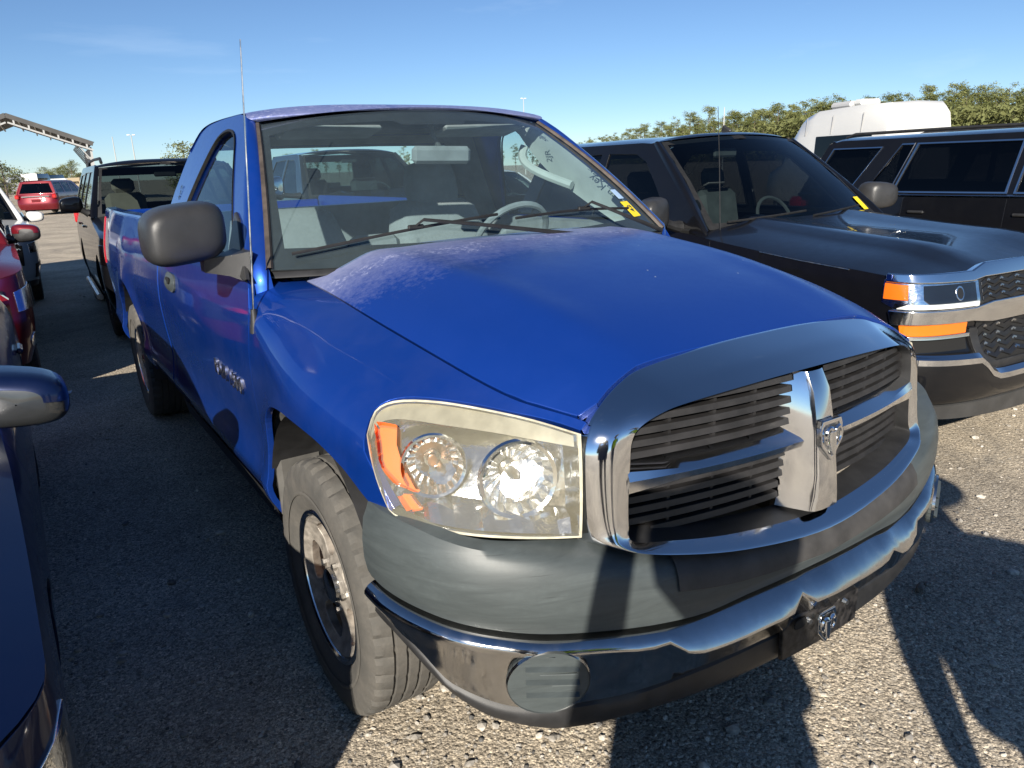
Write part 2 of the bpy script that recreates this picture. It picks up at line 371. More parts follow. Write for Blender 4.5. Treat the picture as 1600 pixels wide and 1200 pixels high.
# ------------------------------------------------------------------ wheels (outer face towards -x)
def wheel_proto(name, Rt, Wd, Rr, ns, rimmat, tyremat, hole=(.45, .86), wide=.30, cap=None, face=None):
    root = empty(name); h = Wd/2
    n = 156
    pr = [(-h*.78, Rr*1.0), (-h*.93, Rr*1.12), (-h, Rr+(Rt-Rr)*.50), (-h*.975, Rr+(Rt-Rr)*.78), (-h*.90, Rt*.972), (-h*.80, Rt*.990)]
    g = []
    for c in (-.46, -.15, .15, .46):
        g += [(h*(c-.05), Rt*.998), (h*(c-.035), Rt-.009), (h*(c+.035), Rt-.009), (h*(c+.05), Rt*.998)]
    prof = pr+[(-h*.72, Rt*.995)]+g+[(h*.72, Rt*.995)]+[(-a, b) for a, b in pr[::-1]]
    sh = {4, 5, 6}; sh2 = {len(prof)-5, len(prof)-6, len(prof)-7}
    def mod(k, i, t, r):
        if (i in sh or i in sh2) and k % 4 == 0: return t, r-.011
        if (i == 3) and k % 4 == 0: return t, r-.005
        if 7 <= i <= 22 and k % 6 == (i//4) % 6: return t, r-.003
        return t, r
    ty = MB().lathe(prof, n, mod=mod).build('tyre', tyremat, root, sharp=28)
    # raised sidewall ring
    ring = MB().lathe([(-h*1.0, Rr+(Rt-Rr)*.36), (-h*1.018, Rr+(Rt-Rr)*.38), (-h*1.018, Rr+(Rt-Rr)*.41), (-h*1.0, Rr+(Rt-Rr)*.44)], 64).build('sidewall_ring', tyremat, root)
    rm = MB().lathe([(-h*.76, Rr*1.035), (-h*.83, Rr*1.05), (-h*.86, Rr*1.03), (-h*.86, Rr*.985), (-h*.82, Rr*.955), (-h*.70, Rr*.93), (-h*.42, Rr*.90), (h*.6, Rr*.87)], 64).build('rim', rimmat, root, sharp=30)
    Ro = Rr*.925; dish = ip([0, .22*Ro, .42*Ro, .66*Ro, .92*Ro, Ro], [h*.68, h*.66, h*.60, h*.56, h*.68, h*.80])
    holes = []
    for k in range(ns):
        a0 = 2*math.pi*(k+.5)/ns; w = wide*2*math.pi/ns
        r0, r1 = Ro*hole[0], Ro*hole[1]
        q = [(r0, -.55*w), (r0*1.0, .55*w), ((r0+r1)/2, .95*w), (r1, .92*w), (r1*1.03, 0), (r1, -.92*w), ((r0+r1)/2, -.95*w)]
        q = cr([(r*math.cos(a0+a), r*math.sin(a0+a), 0) for r, a in q], 4, True)
        holes.append([(v.x, v.y) for v in q])
    dk = panel('wheel_face', ell(0, 0, Ro, Ro, 48), lambda u, v: (-dish(math.hypot(u, v)), u, v), face or rimmat, root, res=Rr*.075, holes=holes, flip=True, thick=.03, edge=.004)
    MB().lathe([(-h*.55, Rr*.25), (-h*.76, Rr*.23), (-h*.82, Rr*.17), (-h*.84, .001)], 28).build('centre_cap', cap or rimmat, root)
    pass
    for k in range(5):
        a = 2*math.pi*k/5; MB().lathe([(-h*.50, .011), (-h*.72, .011), (-h*.76, .001)], 6, c=(0, Rr*.34*math.cos(a), Rr*.34*math.sin(a))).build('lug_nut', M_chromedull, root, smooth=False)
    MB().lathe([(-h*.12, Rr*.82), (-h*.26, Rr*.80), (-h*.26, Rr*.40), (-h*.40, Rr*.36), (-h*.40, .001)], 40).build('brake_disc', M_brake, root)
    return root
def put_wheels(proto, parent, ys, xc, z):
    for y in ys:
        for s in (-1, 1):
            for_first = copytree(proto, parent); for_first.name = 'wheel'
            for_first.location = (s*xc, y, z); for_first.rotation_euler = (random.uniform(0, 6), 0, 0 if s < 0 else math.pi)
def kill(o):
    for c in list(o.children): kill(c)
    bpy.data.objects.remove(o)

# ------------------------------------------------------------------ the blue pickup (faces -Y, origin under front axle)
def build_blue_pickup():
    T = empty('pickup_truck', (0, 0, 0))
    tag(T, 'blue single-cab pickup with peeling hood and big chrome crosshair grille', 'pickup truck')
    pl = ip([-.95, -.8, -.55, -.4, 0, .45, .8, 2.2, 3.0, 3.57, 4.2, 4.82], [.82, .88, .955, .982, .995, .978, .975, .975, .98, .992, .985, .96])
    pf = ip([.30, .40, .45, .505, .55, .60, .68, .85, .98, 1.08, 1.18, 1.27, 1.36, 1.40], [.09, .06, .036, .012, .003, .014, .021, .006, 0, .008, .026, .045, .066, .078])
    def Xs(y, z):
        x = pl(y)-pf(z)
        for yc in (0, 3.569):
            r = math.hypot(y-yc, (z-.40)*1.0)
            if r > .40: x += .016*math.exp(-((r-.50)/.09)**2)*(1 if z > .5 else max(0, (z-.3)/.2))
        return x
    ys = [-.85, -.79, -.62, -.40, 0, .35, .67]
    xh = ip(ys, [.585, .60, .68, .72, .745, .755, .765]); zh = ip(ys, [1.027, 1.038, 1.066, 1.108, 1.165, 1.208, 1.235])
    zc = ip([-.9, -.742, -.55, -.4, -.2, 0, .35, .67], [1.07, 1.134, 1.195, 1.228, 1.264, 1.288, 1.318, 1.316])
    zs = ip([-.85, -.6, -.4, 0, .25, .45, .58, .7], [.95, .93, .92, .95, 1.01, 1.11, 1.18, 1.20]); sm = ip([-.8, -.58, -.41, 0, .25, .45, .6], [.95, .68, .42, .34, .18, .02, -.06])
    VL = .42
    def S(y, v):
        z0 = zs(y)
        if v <= z0: return (-Xs(y, v), y, v)
        t = min(1.06, (v-z0)/VL); X0 = Xs(y, z0); xi, zi = xh(y), zh(y)
        P0, P3 = (X0, z0), (xi, zi); k = zi-z0
        dX = Xs(y, z0)-Xs(y, z0-.01)
        P1 = (X0+dX*3, z0+k*.55); P2 = (xi+(X0-xi)*.55, zi-(X0-xi)*.55*sm(y))
        c = [(1-t)**3, 3*t*(1-t)**2, 3*t*t*(1-t), t**3]
        return (-sum(a*b[0] for a, b in zip(c, (P0, P1, P2, P3))), y, sum(a*b[1] for a, b in zip(c, (P0, P1, P2, P3))))
    def vmap(x, y):      # v on section y where |x| equals x
        lo, hi = zs(y), zs(y)+VL
        for _ in range(40):
            m = (lo+hi)/2
            if -S(y, m)[0] > x: lo = m
            else: hi = m
        return lo
    mir = lambda fn: (lambda u, v: (lambda p: (-p[0], p[1], p[2]))(fn(u, v)))
    both = lambda: ((-1, lambda f: f), (1, mir))
    # headlight outline in plan
    HT = [(.945, -.408), (.912, -.388), (.866, -.408), (.803, -.482), (.739, -.577), (.676, -.69), (.622, -.795)]
    HTv = cr([(-S(y, vmap(x, y))[0], y, vmap(x, y)) for x, y in HT], 4)
    # ---- fenders
    g = .003
    cut = [(.395, 1.27), (.43, 1.18), (.47, 1.08), (.505, .9), (.53, .7), (.54, .42)]
    arch = [(.455, .42), (.452, .56), (.43, .70), (.375, .82), (.27, .885), (.12, .915), (-.035, .92), (-.186, .912), (-.314, .885), (-.39, .855), (-.455, .822)]
    archc = [(v.x, v.y) for v in cr([(a, b, 0) for a, b in arch], 5)]
    yr = .40
    top = [(y, zs(y)+VL*.99) for y in np.linspace(-.79, .63, 30)]
    hl = [(p.y+.004, p.z+.004) for p in HTv]          # y, v from outer to inner
    out = top+[(.63, zs(.63)+VL*.8), (.60, zs(.60)+VL*.5), (.555, zs(.555)+VL*.25), (.512, zs(.512)+VL*.11), (.489, zs(.489)+VL*.02), (.483, 1.05)]+[c for c in cut if c[1] < 1.0]+archc+[(-.50, .832), (-.535, .838), (-.44, .97)]+hl
    for s, w in both():
        f = panel('fender', out, w(S), M_blue, T, res=.035, flip=(s < 0), thick=.02, edge=.003)
        # wheel well liner
        L = [[(s*x, .01+rr*math.cos(a), .40+rr*1.06*math.sin(a)) for x in (.965, .80, .58)] for a in np.linspace(.10, math.pi*.90, 22) for rr in (.48,)]
        loft('wheel_well', L, M_black, T, sharp=60)
        mb = MB(); mb.box((s*.87, .45, .66), (.16, .04, .46), bev=.015); mb.box((s*.86, .40, .83), (.16, .12, .07), Euler((-.5, 0, 0)), .02)
        mb.build('splash_shield', pm('dusty_liner_plastic', (.075, .072, .066), .8, var=.3, vscale=10), T)
    # ---- hood
    def H(x, y):
        s = min(1.0, abs(x)/xh(y)); a, b = zh(y), zc(y)
        z = a+(b-a)*(1-s**4.2)
        z += .010*math.exp(-((abs(x)-.42-.10*(y+.7))/.07)**2)*max(0, min(1, (y+.78)*3))      # power-dome creases
        return (x, y, z)
    hr = ip([0, .3, .55, .70, .765], [.44, .455, .53, .60, .64])
    edge = [(xh(y)-.004, y) for y in np.linspace(-.765, .62, 26)]
    fr = [(x, y) for x, y in [(.56, -.772), (.52, -.760), (.48, -.752), (.42, -.742), (.3, -.746), (.15, -.750)]]
    rear = [(x, hr(x)) for x in (.70, .6, .45, .3, .15)]
    half = [(0, -.751)]+fr[::-1]+edge+rear+[(0, .44)]
    outl = half+[(-x, y) for x, y in half[::-1][1:-1]]
    panel('hood', outl, H, M_hood, T, res=.035, thick=.022, edge=.003)
    # dark engine bay below gaps
    eb = []
    for y in (-.42, -.2, 0, .60):
        eb.append([(sx*(xh(y)+.03), y, z) for sx, z in ((-1, .5), (-1, zh(y)-.035))]+[((xh(y)+.03), y, zh(y)-.035), ((xh(y)+.03), y, .5)])
    loft('engine_bay', eb, M_void, T, caps=True, smooth=False)
    # ---- doors: lower skin
    belt = 1.272
    dout = [(.565, belt), (.525, 1.215), (.497, 1.14), (.49, 1.05), (.51, .9), (.535, .7), (.546, .435), (2.135, .435), (2.14, .9), (2.15, belt)]
    def greenx(z):
        t = (z-1.272)/.53; return .935-.20*t-.045*t*t
    def G(y, z): return (-greenx(z)*(1-.010*max(0, (y-1.2))), y, z)
    win = [(v.x, v.y) for v in cr([(.74, 1.300, 0), (.93, 1.46, 0), (1.12, 1.62, 0), (1.23, 1.705, 0), (1.34, 1.745, 0), (1.47, 1.750, 0), (1.59, 1.715, 0), (1.69, 1.60, 0), (1.78, 1.45, 0), (1.84, 1.315, 0), (1.80, 1.290, 0), (1.2, 1.288, 0), (.77, 1.288, 0)], 4, True)]
    up_out = [(.575, 1.276), (.77, 1.448), (.965, 1.61), (1.125, 1.735), (1.225, 1.790), (1.32, 1.803), (1.6, 1.806), (1.90, 1.795), (2.02, 1.765), (2.10, 1.68), (2.17, 1.50), (2.215, 1.276)]
    for s, w in both():
        dl = panel('door', dout, w(S2 := (lambda u, v: (-Xs(u, v), u, v))), M_blue, T, res=.04, flip=(s < 0), thick=.02, edge=.003)
        panel('cab_side', up_out, w(G), M_blue, T, res=.035, holes=[win], flip=(s < 0), thick=.03, edge=.004)
        gl = panel('side_window', [(y+(y-1.25)*.012, z+(z-1.5)*.02) for y, z in win], w(lambda y, z: (G(y, z)[0]+.016, y, z)), M_sideglass, T, res=.06, flip=(s < 0), thick=0)
        ring = []
        for o_, dx in ((0, -.002), (.012, -.002), (.016, .012)):
            ring.append([Vector(w(G)(1.25+(y-1.25)*(1-o_*1.6), 1.53+(z-1.53)*(1-o_*3.6)))+Vector((-s*dx*-1*-1, 0, 0)) for y, z in win])
        loft('window_seal', [[p+Vector((s*.003, 0, 0)) for p in r] for r in ring], M_rubber, T, cv=True, flip=(s > 0))
        # cab corner behind door
        panel('cab_corner', [(2.145, .43), (2.225, .43), (2.225, belt), (2.158, belt), (2.148, .9)], w(S2), M_blue, T, res=.04, flip=(s < 0), thick=.02)
        # handle
        hp = ell(1.86, 1.10, .105, .042, 24, 3)
        hd = panel('door_handle', [(y, z-(y-1.86)*-.02) for y, z in hp], w(lambda u, v: (-Xs(u, v)-.010-.018*max(0, 1-((u-1.86)/.105)**2-((v-1.10)/.042)**2), u, v)), M_bumper, T, res=.012, flip=(s < 0), thick=.012)
        panel('handle_recess', ell(1.83, 1.112, .045, .014, 14, 3), w(lambda u, v: (-Xs(u, v)-.026, u, v)), M_void, hd, res=.012, flip=(s < 0), thick=.003)
        # rocker
        rk = []
        for y in np.linspace(.56, 2.22, 12): rk.append([(s*(.94), y, .44), (s*.925, y, .36), (s*.86, y, .31), (s*.70, y, .31)])
        loft('rocker', rk, M_black, T)
    # door badge on the near side and the far side
    for s in (-1, 1):
        yb, zb = .875, .852; nx = Vector((s, 0, 0))
        b = text('door_badge', 'RAM 1500', .088, M_chromedull, T, frame((s*(Xs(yb, zb)+.004), yb, zb), (0, s, 0), (s, 0, 0)), .004, .12, 1.12)
        b['label'] = 'chrome RAM 1500 lettering low on the door'; b['kind'] = 'stuff'
    # A pillars: strip between windshield edge and cab side
    WB = lambda s: Vector((.868*s, .515-.215*(1-s*s), 1.266-.012*(1-s*s))); WT = lambda s: Vector((.665*s, 1.165-.125*(1-s*s), 1.752+.048*(1-s*s)))
    def WS(s, h):
        a, b = WB(s), WT(s); p = a.lerp(b, h); return p+Vector((0, -.035, .035))*(4*h*(1-h))*.55
    fe = lambda h: Vector(G(*(lambda t: (ip([0, .3, .6, .85, 1], [.575, .77, .965, 1.125, 1.225])(t), ip([0, .3, .6, .85, 1], [1.276, 1.448, 1.61, 1.735, 1.790])(t)))(h)))
    for s in (-1, 1):
        rows = []
        for h in [-.22, -.1]+list(np.linspace(0, 1, 14)):
            a = fe(max(0, h)); a.x *= -s; b = WS(s*1.0, min(1, max(0, h)*.99)); b = b+Vector((s*.004, 0, .004))
            if h < 0: a += Vector((s*.004*-h*5, -.05*-h*5, -.15*-h*5)); b += Vector((-s*.01*-h*5, -.02*-h*5, -.12*-h*5))
            m = (a+b)/2+Vector((s*.008, -.006, .010)); rows.append([a, a.lerp(m, .5)+Vector((s*.004, -.001, .003)), m, m.lerp(b, .55)+Vector((0, -.002, .004)), b])
        loft('windshield_pillar', [cr(r, 3) for r in rows], M_blue, T, sharp=70, flip=(s > 0))
        tr = [[WS(s*.995, h)+Vector((-s*.004, -.004, .003)), WS(s*1.0, h)+Vector((0, -.012, .009)), WS(s*1.006, h)+Vector((s*.006, -.011, .010)), WS(s*1.01, h)+Vector((s*.008, .004, -.004))] for h in np.linspace(0, 1, 16)]
        loft('pillar_trim', tr, M_brtrim, T, sharp=50, flip=(s > 0))
    # windshield glass with black frit border
    ol = [(-.985, .03), (.985, .03), (.985, .97), (-.985, .97)]
    sc = .8
    wsfn = lambda u, v: tuple(WS(u/sc, v/sc))
    panel('windshield', [(u*sc, v*sc) for u, v in [(-.998, .0), (.998, .0), (.998, 1), (-.998, 1)]], wsfn, M_ws, T, res=.07, thick=0)
    inn = [(-.945, .12), (0, .105), (.945, .12), (.958, .5), (.95, .90), (.80, .935), (.25, .925), (.20, .885), (-.20, .885), (-.25, .925), (-.80, .935), (-.95, .90), (-.958, .5)]
    panel('windshield_frit', [(u*sc, v*sc) for u, v in [(-.997, .003), (.997, .003), (.997, .997), (-.997, .997)]], lambda u, v: tuple(WS(u/sc, v/sc)+Vector((0, .006, -.006))), M_rubber, T, res=.05, holes=[[(u*sc, v*sc) for u, v in inn]], thick=0)
    # roof
    rows = []
    re_ = [(1.145, 1.75), (1.17, 1.79), (1.25, 1.825), (1.45, 1.838), (1.7, 1.840), (1.9, 1.830), (2.02, 1.800), (2.10, 1.74)]
    for i, (y, z) in enumerate(re_):
        zt = ip([1.145, 1.22, 1.6, 1.9, 2.02, 2.10], [1.765, 1.800, 1.806, 1.796, 1.768, 1.685])(y)
        xe = greenx(zt); front = max(0, 1-(y-1.145)/.12)
        row = []
        for s in np.linspace(-1, 1, 29):
            a = abs(s); zz = zt+(z+.012-zt)*(1-a**3.4)+ (.0 if front == 0 else .0)
            yy = y-.115*(1-s*s)*front-(.07*(1-s*s)*max(0, (1.45-y)/.3-front*.0) if 0 < (1.45-y) < .3 and front == 0 else 0)
            if i == 0: p = WS(s, 1.0)+Vector((0, .006, .012)); row.append(p); continue
            row.append(Vector((s*(xe+.004*(1-a)), yy if i < 3 else y, zz)))
        rows.append(row)
    rr = [list(r) for r in zip(*[cr(list(c), 4) for c in zip(*rows)])]
    loft('roof', rr, M_roof, T, sharp=80, flip=False)
    # cab back with rear window
    def B(x, z): return (x, 2.225-.115*max(0, (z-1.3)/.5)**1.3-.02*(x/.9)**2, z)
    bq = [(greenx(z)-.012, z) for z in (1.28, 1.4, 1.52, 1.62, 1.70)]+[(.66, 1.765)]; bo = [(-.93, .43), (.93, .43)]+bq+[(-x, z) for x, z in bq[::-1]]
    bw = [(v.x, v.y) for v in cr([(-.69, 1.392, 0), (.69, 1.392, 0), (.715, 1.43, 0), (.655, 1.66, 0), (.62, 1.70, 0), (-.62, 1.70, 0), (-.655, 1.66, 0), (-.715, 1.43, 0)], 3, True)]
    panel('cab_back', bo, B, M_blue, T, res=.06, holes=[bw], flip=True, thick=.04)
    panel('rear_window', [(x*1.01, z) for x, z in bw], lambda x, z: (x, B(x, z)[1]-.012, z), M_sideglass, T, res=.09, flip=True, thick=0)
    panel('cab_back_trim', [(x*.94, z-.02) for x, z in bo[2:]]+[(-.88, .6), (.88, .6)], lambda x, z: (x, B(x, z)[1]-.06, z), M_int, T, res=.08, holes=[[(x*1.0, z) for x, z in bw]], thick=0)
    # ---- interior
    hl_ = [[(x*s_, y, z) for s_ in np.linspace(-1, 1, 9)] for x, y, z in ((.60, 1.17, 1.735), (.64, 1.3, 1.775), (.65, 1.7, 1.785), (.62, 2.06, 1.755))]
    loft('headliner', hl_, M_int, T)
    fl = MB().box((0, 1.35, .62), (1.6, 1.5, .04)); fl.build('cab_floor', M_dash, T)
    fwall = [[(x, .52, .6), (x, .54, 1.12)] for x in (-.85, .85)]; loft('firewall', fwall, M_void, T)
    ds = []
    for x in np.linspace(-.80, .80, 13):
        b = WB(x/.868).y; hump = .035*math.exp(-((x-.40)/.18)**2)
        ds.append([(x, b+.03, 1.225), (x, b+.18, 1.262+hump*.4), (x, b+.34, 1.262+hump), (x, .86, 1.225+hump), (x, .90, 1.14), (x, .86, .80)])
    loft('dashboard', [cr(r, 2) for r in ds], M_dash, T, sharp=60)
    for sx in (-1, 1):
        dr = []
        for y in (.62, 1.0, 1.6, 2.1): dr.append([(sx*.90, y, 1.285), (sx*.86, y, 1.275), (sx*.855, y, 1.0), (sx*.86, y, .7)])
        loft('door_trim', dr, M_int, T)
        ap = []
        for h in np.linspace(.0, 1, 14):
            p = WS(sx*.955, h*.98); q = p+Vector((-sx*.03, .16+.15*math.sin(math.pi*min(1, h*1.05)), -.01)); ap.append([p+Vector((0, .012, -.012)), p+Vector((-sx*.012, .07, -.015)), p.lerp(q, .65)+Vector((sx*.006, .0, -.01)), q])
        loft('inner_pillar', ap, M_pillar, T)
        # grab handle
        if sx > 0:
            hp = [WS(sx*.94, t)+Vector((-.03-.05*math.sin(math.pi*(t-.42)/.40), .20+.10*math.sin(math.pi*(t-.42)/.40), -.03)) for t in np.linspace(.42, .82, 11)]
            MB().tube(hp, .021, 8).build('grab_handle', M_pillar, T)
        rp = [[(sx*(greenx(z)-.035), 1.92-.30*max(0, z-1.45), z), (sx*(greenx(z)-.05), 2.02-.2*max(0, z-1.45), z), (sx*(greenx(z)-.10), 2.12-.16*max(0, z-1.4), z)] for z in (1.28, 1.4, 1.52, 1.64, 1.75)]
        loft('inner_rear_pillar', rp, M_int, T)
        # sun visor
        MB().box((sx*.36, 1.22, 1.725), (.42, .17, .022), Euler((-.18, 0, 0)), .01).build('sun_visor', M_int, T)
    def seat(x, tall):
        mb = MB()
        def sec(z, y, w, d): return [Vector((x+w*c, y+d*s_, z)) for c, s_ in ((-1, -.6), (-.8, -1), (0, -1.15), (.8, -1), (1, -.6), (1, .7), (-1, .7))]
        rows = [sec(.75, 1.52, .25, .10), sec(1.0, 1.62, .265, .10), sec(1.22, 1.72, .255, .09), sec(1.36, 1.77, .22, .075), sec(1.40, 1.785, .16, .05), sec(1.402, 1.787, .01, .01)]
        st = loft('seat_back', [cr(r, 3, True) for r in rows], M_seat, T, cv=True, sharp=60)
        cu = MB().box((x, 1.28, .78), (.52, .56, .16), Euler((.1, 0, 0)), .05).build('seat_cushion', M_seat, T)
        if tall:
            rows = [sec(1.36, 1.77, .12, .05), sec(1.44, 1.785, .135, .058), sec(1.52, 1.80, .13, .058), sec(1.58, 1.81, .115, .05), sec(1.595, 1.812, .07, .03), sec(1.596, 1.812, .005, .005)]
            loft('headrest', [cr(r, 3, True) for r in rows], M_int, st, cv=True, sharp=60)
    seat(.40, True); seat(-.42, False)
    MB().box((0, 1.66, 1.0), (.28, .16, .5), Euler((-.3, 0, 0)), .04).build('centre_seat', M_seat, T)
    # steering wheel
    swc = Vector((.40, 1.02, 1.245)); sw = MB(); ring = []
    ax = Vector((0, .80, .60)).normalized(); e1 = Vector((1, 0, 0)); e2 = ax.cross(e1)
    sw.tube([swc+(e1*math.cos(a)+e2*math.sin(a))*.185 for a in np.linspace(0, 2*math.pi, 33)], .015, 8, False)
    st = sw.build('steering_wheel', M_int, T)
    mb = MB(); mb.box(swc+ax*-.0, (.15, .05, .11), Euler((.9, 0, 0)), .02); mb.box(swc, (.36, .02, .03), Euler((.9, 0, 0)), .008); mb.build('wheel_hub', M_int, st)
    # rear-view mirror
    rv = MB(); rv.box((.08, 1.06, 1.618), (.27, .04, .075), Euler((.15, .03, -.12)), .016); rvo = rv.build('rear_view_mirror', M_int, T)
    MB().tube([(.03, 1.06, 1.76), (.05, 1.07, 1.70), (.08, 1.065, 1.64)], [.014, .010, .013], 8).build('mirror_stem', M_dash, rvo)
    # ---- cowl and wipers
    cw = []
    for x in np.linspace(-.86, .86, 27):
        yb = WB(x/.868).y; yf = hr(min(.765, abs(x)))-.05; hz = H(max(-.74, min(.74, x)), min(.6, yf))[2]
        cw.append([(x, yf, hz-.05), (x, max(yf+.03, yb-.05)*.5+yf*.5, 1.232), (x, yb-.012, 1.240), (x, yb+.02, 1.262)])
    loft('cowl', [cr(r, 2) for r in cw], M_black, T, sharp=60)
    lv = MB()
    for k in range(16): lv.box((.02+k*.022, .33, 1.268), (.012, .05, .006), Euler((.2, 0, 0)))
    lv.build('cowl_vent', M_void, T)
    wm = (M_black, M_brtrim)
    for (s0, s1, h0, h1, px) in ((-.93, -.06, .055, .20, -.10), (.02, .80, .17, .155, .42)):
        a, b = WS(s0, h0)+Vector((0, -.03, .02)), WS(s1, h1)+Vector((0, -.03, .02))
        pts = [WS(s0+(s1-s0)*t, h0+(h1-h0)*t+.02*math.sin(math.pi*t))+Vector((0, -.022, .018)) for t in np.linspace(0, 1, 12)]
        wp = MB().tube(pts, .0055, 6).build('wiper_blade', M_rubber, T)
        mid = pts[6]; piv = Vector((px+.42 if px < 0 else px+.22, WB(.4).y-.04, 1.272))
        am = MB().tube([mid+Vector((0, -.012, .012)), mid+Vector((.02, -.03, .03)), mid.lerp(piv, .35)+Vector((0, -.03, .03)), piv+Vector((0, -.02, .018)), piv], [.004, .006, .007, .009, .014], 6)
        am.box(mid+Vector((0, -.006, .006)), (.06, .014, .016), None, .004)
        am.build('wiper_arm', M_rubber, wp)
    # ---- windshield notes
    def wsmat(s, h, dx=(0, 0)):
        p = WS(s, h); n_ = (WS(s+.01, h)-p).cross(WS(s, h+.01)-p).normalized()
        if n_.y > 0: n_ = -n_
        return p, n_
    p0, n0 = wsmat(.905, .36); along = (WS(.93, .20)-WS(.90, .55)).normalized()
    text('windshield_note', 'Turn Key', .062, M_ink, T, frame(p0-n0*.004, -along, n0), .0004, .2)
    p0, n0 = wsmat(.80, .80); text('windshield_number', '2JR', .05, M_ink, T, frame(p0-n0*.004, (.35, .3, .4), n0), .0004, .1)
    for nm, mt, sa, sb, ha, hb in (('yellow_sticker', M_yellow, .845, .915, .115, .225), ('paper_note', M_bluepaper, .865, .915, .25, .32)):
        st = panel(nm, [(sa*sc, ha*sc), (sb*sc, ha*sc), (sb*sc, hb*sc), (sa*sc, hb*sc)], lambda u, v: tuple(WS(u/sc, v/sc)+Vector((0, -.003, .003))), mt, T, res=.04, thick=.001)
    p0, n0 = wsmat(.88, .17); text('sticker_writing', '42', .045, M_ink, T, frame(p0+n0*.006, -along, n0), .0003)
    # vertical decal on the cab corner
    pd = Vector(G(2.0, 1.50)); tx = (Vector(G(2.0, 1.6))-Vector(G(2.0, 1.45))).normalized()
    text('pillar_decal', '4x2', .05, M_ink, T, frame(pd+Vector((-.004, 0, 0)), tx, (-1, 0, .4)), .0003)
    # ---- side mirrors
    for s in (-1,):          # the far mirror is not seen in the photograph
        rows = []
        for y, k, dx in ((.700, .95, 0), (.69, 1.0, 0), (.64, 1.0, .0), (.600, .985, 0), (.572, .955, .002), (.552, .905, .004), (.540, .84, .006), (.530, .74, .008), (.524, .6, .01), (.520, .42, .011), (.5175, .22, .012), (.517, .0005, .012)):
            e = ell(0, 0, 1, 1, 32, 3.4)
            rows.append([Vector((s*(1.092+dx+a*.128*k*(1 if a > 0 else (1.0 if b > 0 else 1.0))), y-.02*a*k, 1.395+b*.094*k+(-.012*a*k))) for a, b in e])
        mo = loft('side_mirror', rows, M_mirrorp, T, cv=True, sharp=70, flip=(s > 0))
        e = ell(0, 0, 1, 1, 32, 3.4)
        mobj('mirror_glass', [Vector((s*(1.092+a*.112), .704-.02*a, 1.395+b*.082-.012*a)) for a, b in e], [tuple(range(32))], M_chrome, mo)
        # stalk and sail
        br = [[(s*1.05, .60, 1.312), (s*1.05, .67, 1.310), (s*1.05, .67, 1.270), (s*1.05, .61, 1.268)], [(s*.98, .58, 1.318), (s*.98, .70, 1.316), (s*.98, .70, 1.258), (s*.98, .59, 1.252)], [(s*.91, .54, 1.33), (s*.91, .74, 1.33), (s*.925, .74, 1.238), (s*.93, .53, 1.228)]]
        loft('mirror_stalk', br, M_mirrorp, mo, cv=True, caps=True, sharp=30)
        panel('mirror_sail', [(.50, 1.245), (.76, 1.262), (.80, 1.36), (.84, 1.44), (.78, 1.42), (.62, 1.32)], (lambda s_: (lambda u, v: (s_*(-G(u, v)[0]+.012), u, v)))(s), M_mirrorp, mo, res=.03, flip=(s < 0), thick=.015, edge=.006)
    # ---- antenna
    a0 = Vector((-.905, .575, 1.065)); a1 = Vector((-.905, .575, 1.065))
    base = Vector((-.958, .435, 1.085))
    MB().lathe([(0, .020), (.02, .017), (.055, .011), (.075, .009)], 14, 'z', base).build('antenna_base', M_black, T)
    MB().tube([base+Vector((0, 0, .07)), base+Vector((.04, .03, .44)), Vector((-.877, .49, 1.955))], [.0035, .0028, .002], 6).build('antenna_mast', M_chromedull, T)
    # ---- grille surround
    Ok = [(0, -.755, 1.134), (.2, -.754, 1.130), (.40, -.748, 1.112), (.48, -.758, 1.092), (.555, -.779, 1.058), (.598, -.797, 1.022), (.620, -.806, .97), (.626, -.811, .88), (.624, -.818, .80), (.605, -.836, .765), (.50, -.872, .742), (.28, -.925, .705), (0, -.945, .680)]
    Ck = [(0, -.845, 1.106), (.2, -.840, 1.101), (.38, -.825, 1.085), (.455, -.822, 1.068), (.53, -.830, 1.038), (.566, -.838, 1.008), (.580, -.844, .96), (.584, -.850, .88), (.584, -.860, .80), (.572, -.880, .762), (.49, -.920, .738), (.28, -.968, .703), (0, -.989, .680)]
    Ik = [(0, -.914, 1.076), (.2, -.905, 1.071), (.38, -.884, 1.058), (.45, -.869, 1.045), (.506, -.856, 1.020), (.528, -.852, .990), (.534, -.853, .94), (.538, -.853, .88), (.541, -.857, .800), (.538, -.868, .764), (.46, -.897, .752), (.27, -.932, .727), (0, -.952, .712)]
    Bk = [(x*.985, y+.07, z+(.01 if z < .8 else -.006)) for x, y, z in Ik]
    full = lambda K: cr(K+[(-x, y, z) for x, y, z in K[::-1][1:-1]], 6, True)
    LO, LC, LI, LB = map(full, (Ok, Ck, Ik, Bk))
    rows = [[p+Vector((0, .05, -.02)) for p in LO]]
    cross = [cr([LO[j], LO[j].lerp(LC[j], .5)+(LC[j]-LI[j]).normalized()*.005, LC[j], LC[j].lerp(LI[j], .5)+(LC[j]-LO[j]).normalized()*.003, LI[j]], 4) for j in range(len(LO))]
    rows += [[c[k] for c in cross] for k in range(len(cross[0]))]
    gs = loft('grille_surround', rows, M_chrome, T, cv=True, sharp=60, flip=True)
    loft('surround_return', [LI, LB], M_black, gs, cv=True, flip=True)
    gy = lambda x: -.918+.25*x*x
    # centre bar, crossbars
    cb = []
    for z, w, y in ((1.066, .036, -.912), (1.02, .038, -.936), (.92, .040, -.957), (.82, .042, -.970), (.765, .046, -.974), (.728, .054, -.972)):
        cb.append([(-w-.034, y+.085, z), (-w, y+.010, z), (-w*.80, y+.001, z), (-w*.4, y-.003, z), (w*.4, y-.003, z), (w*.80, y+.001, z), (w, y+.010, z), (w+.034, y+.085, z)])
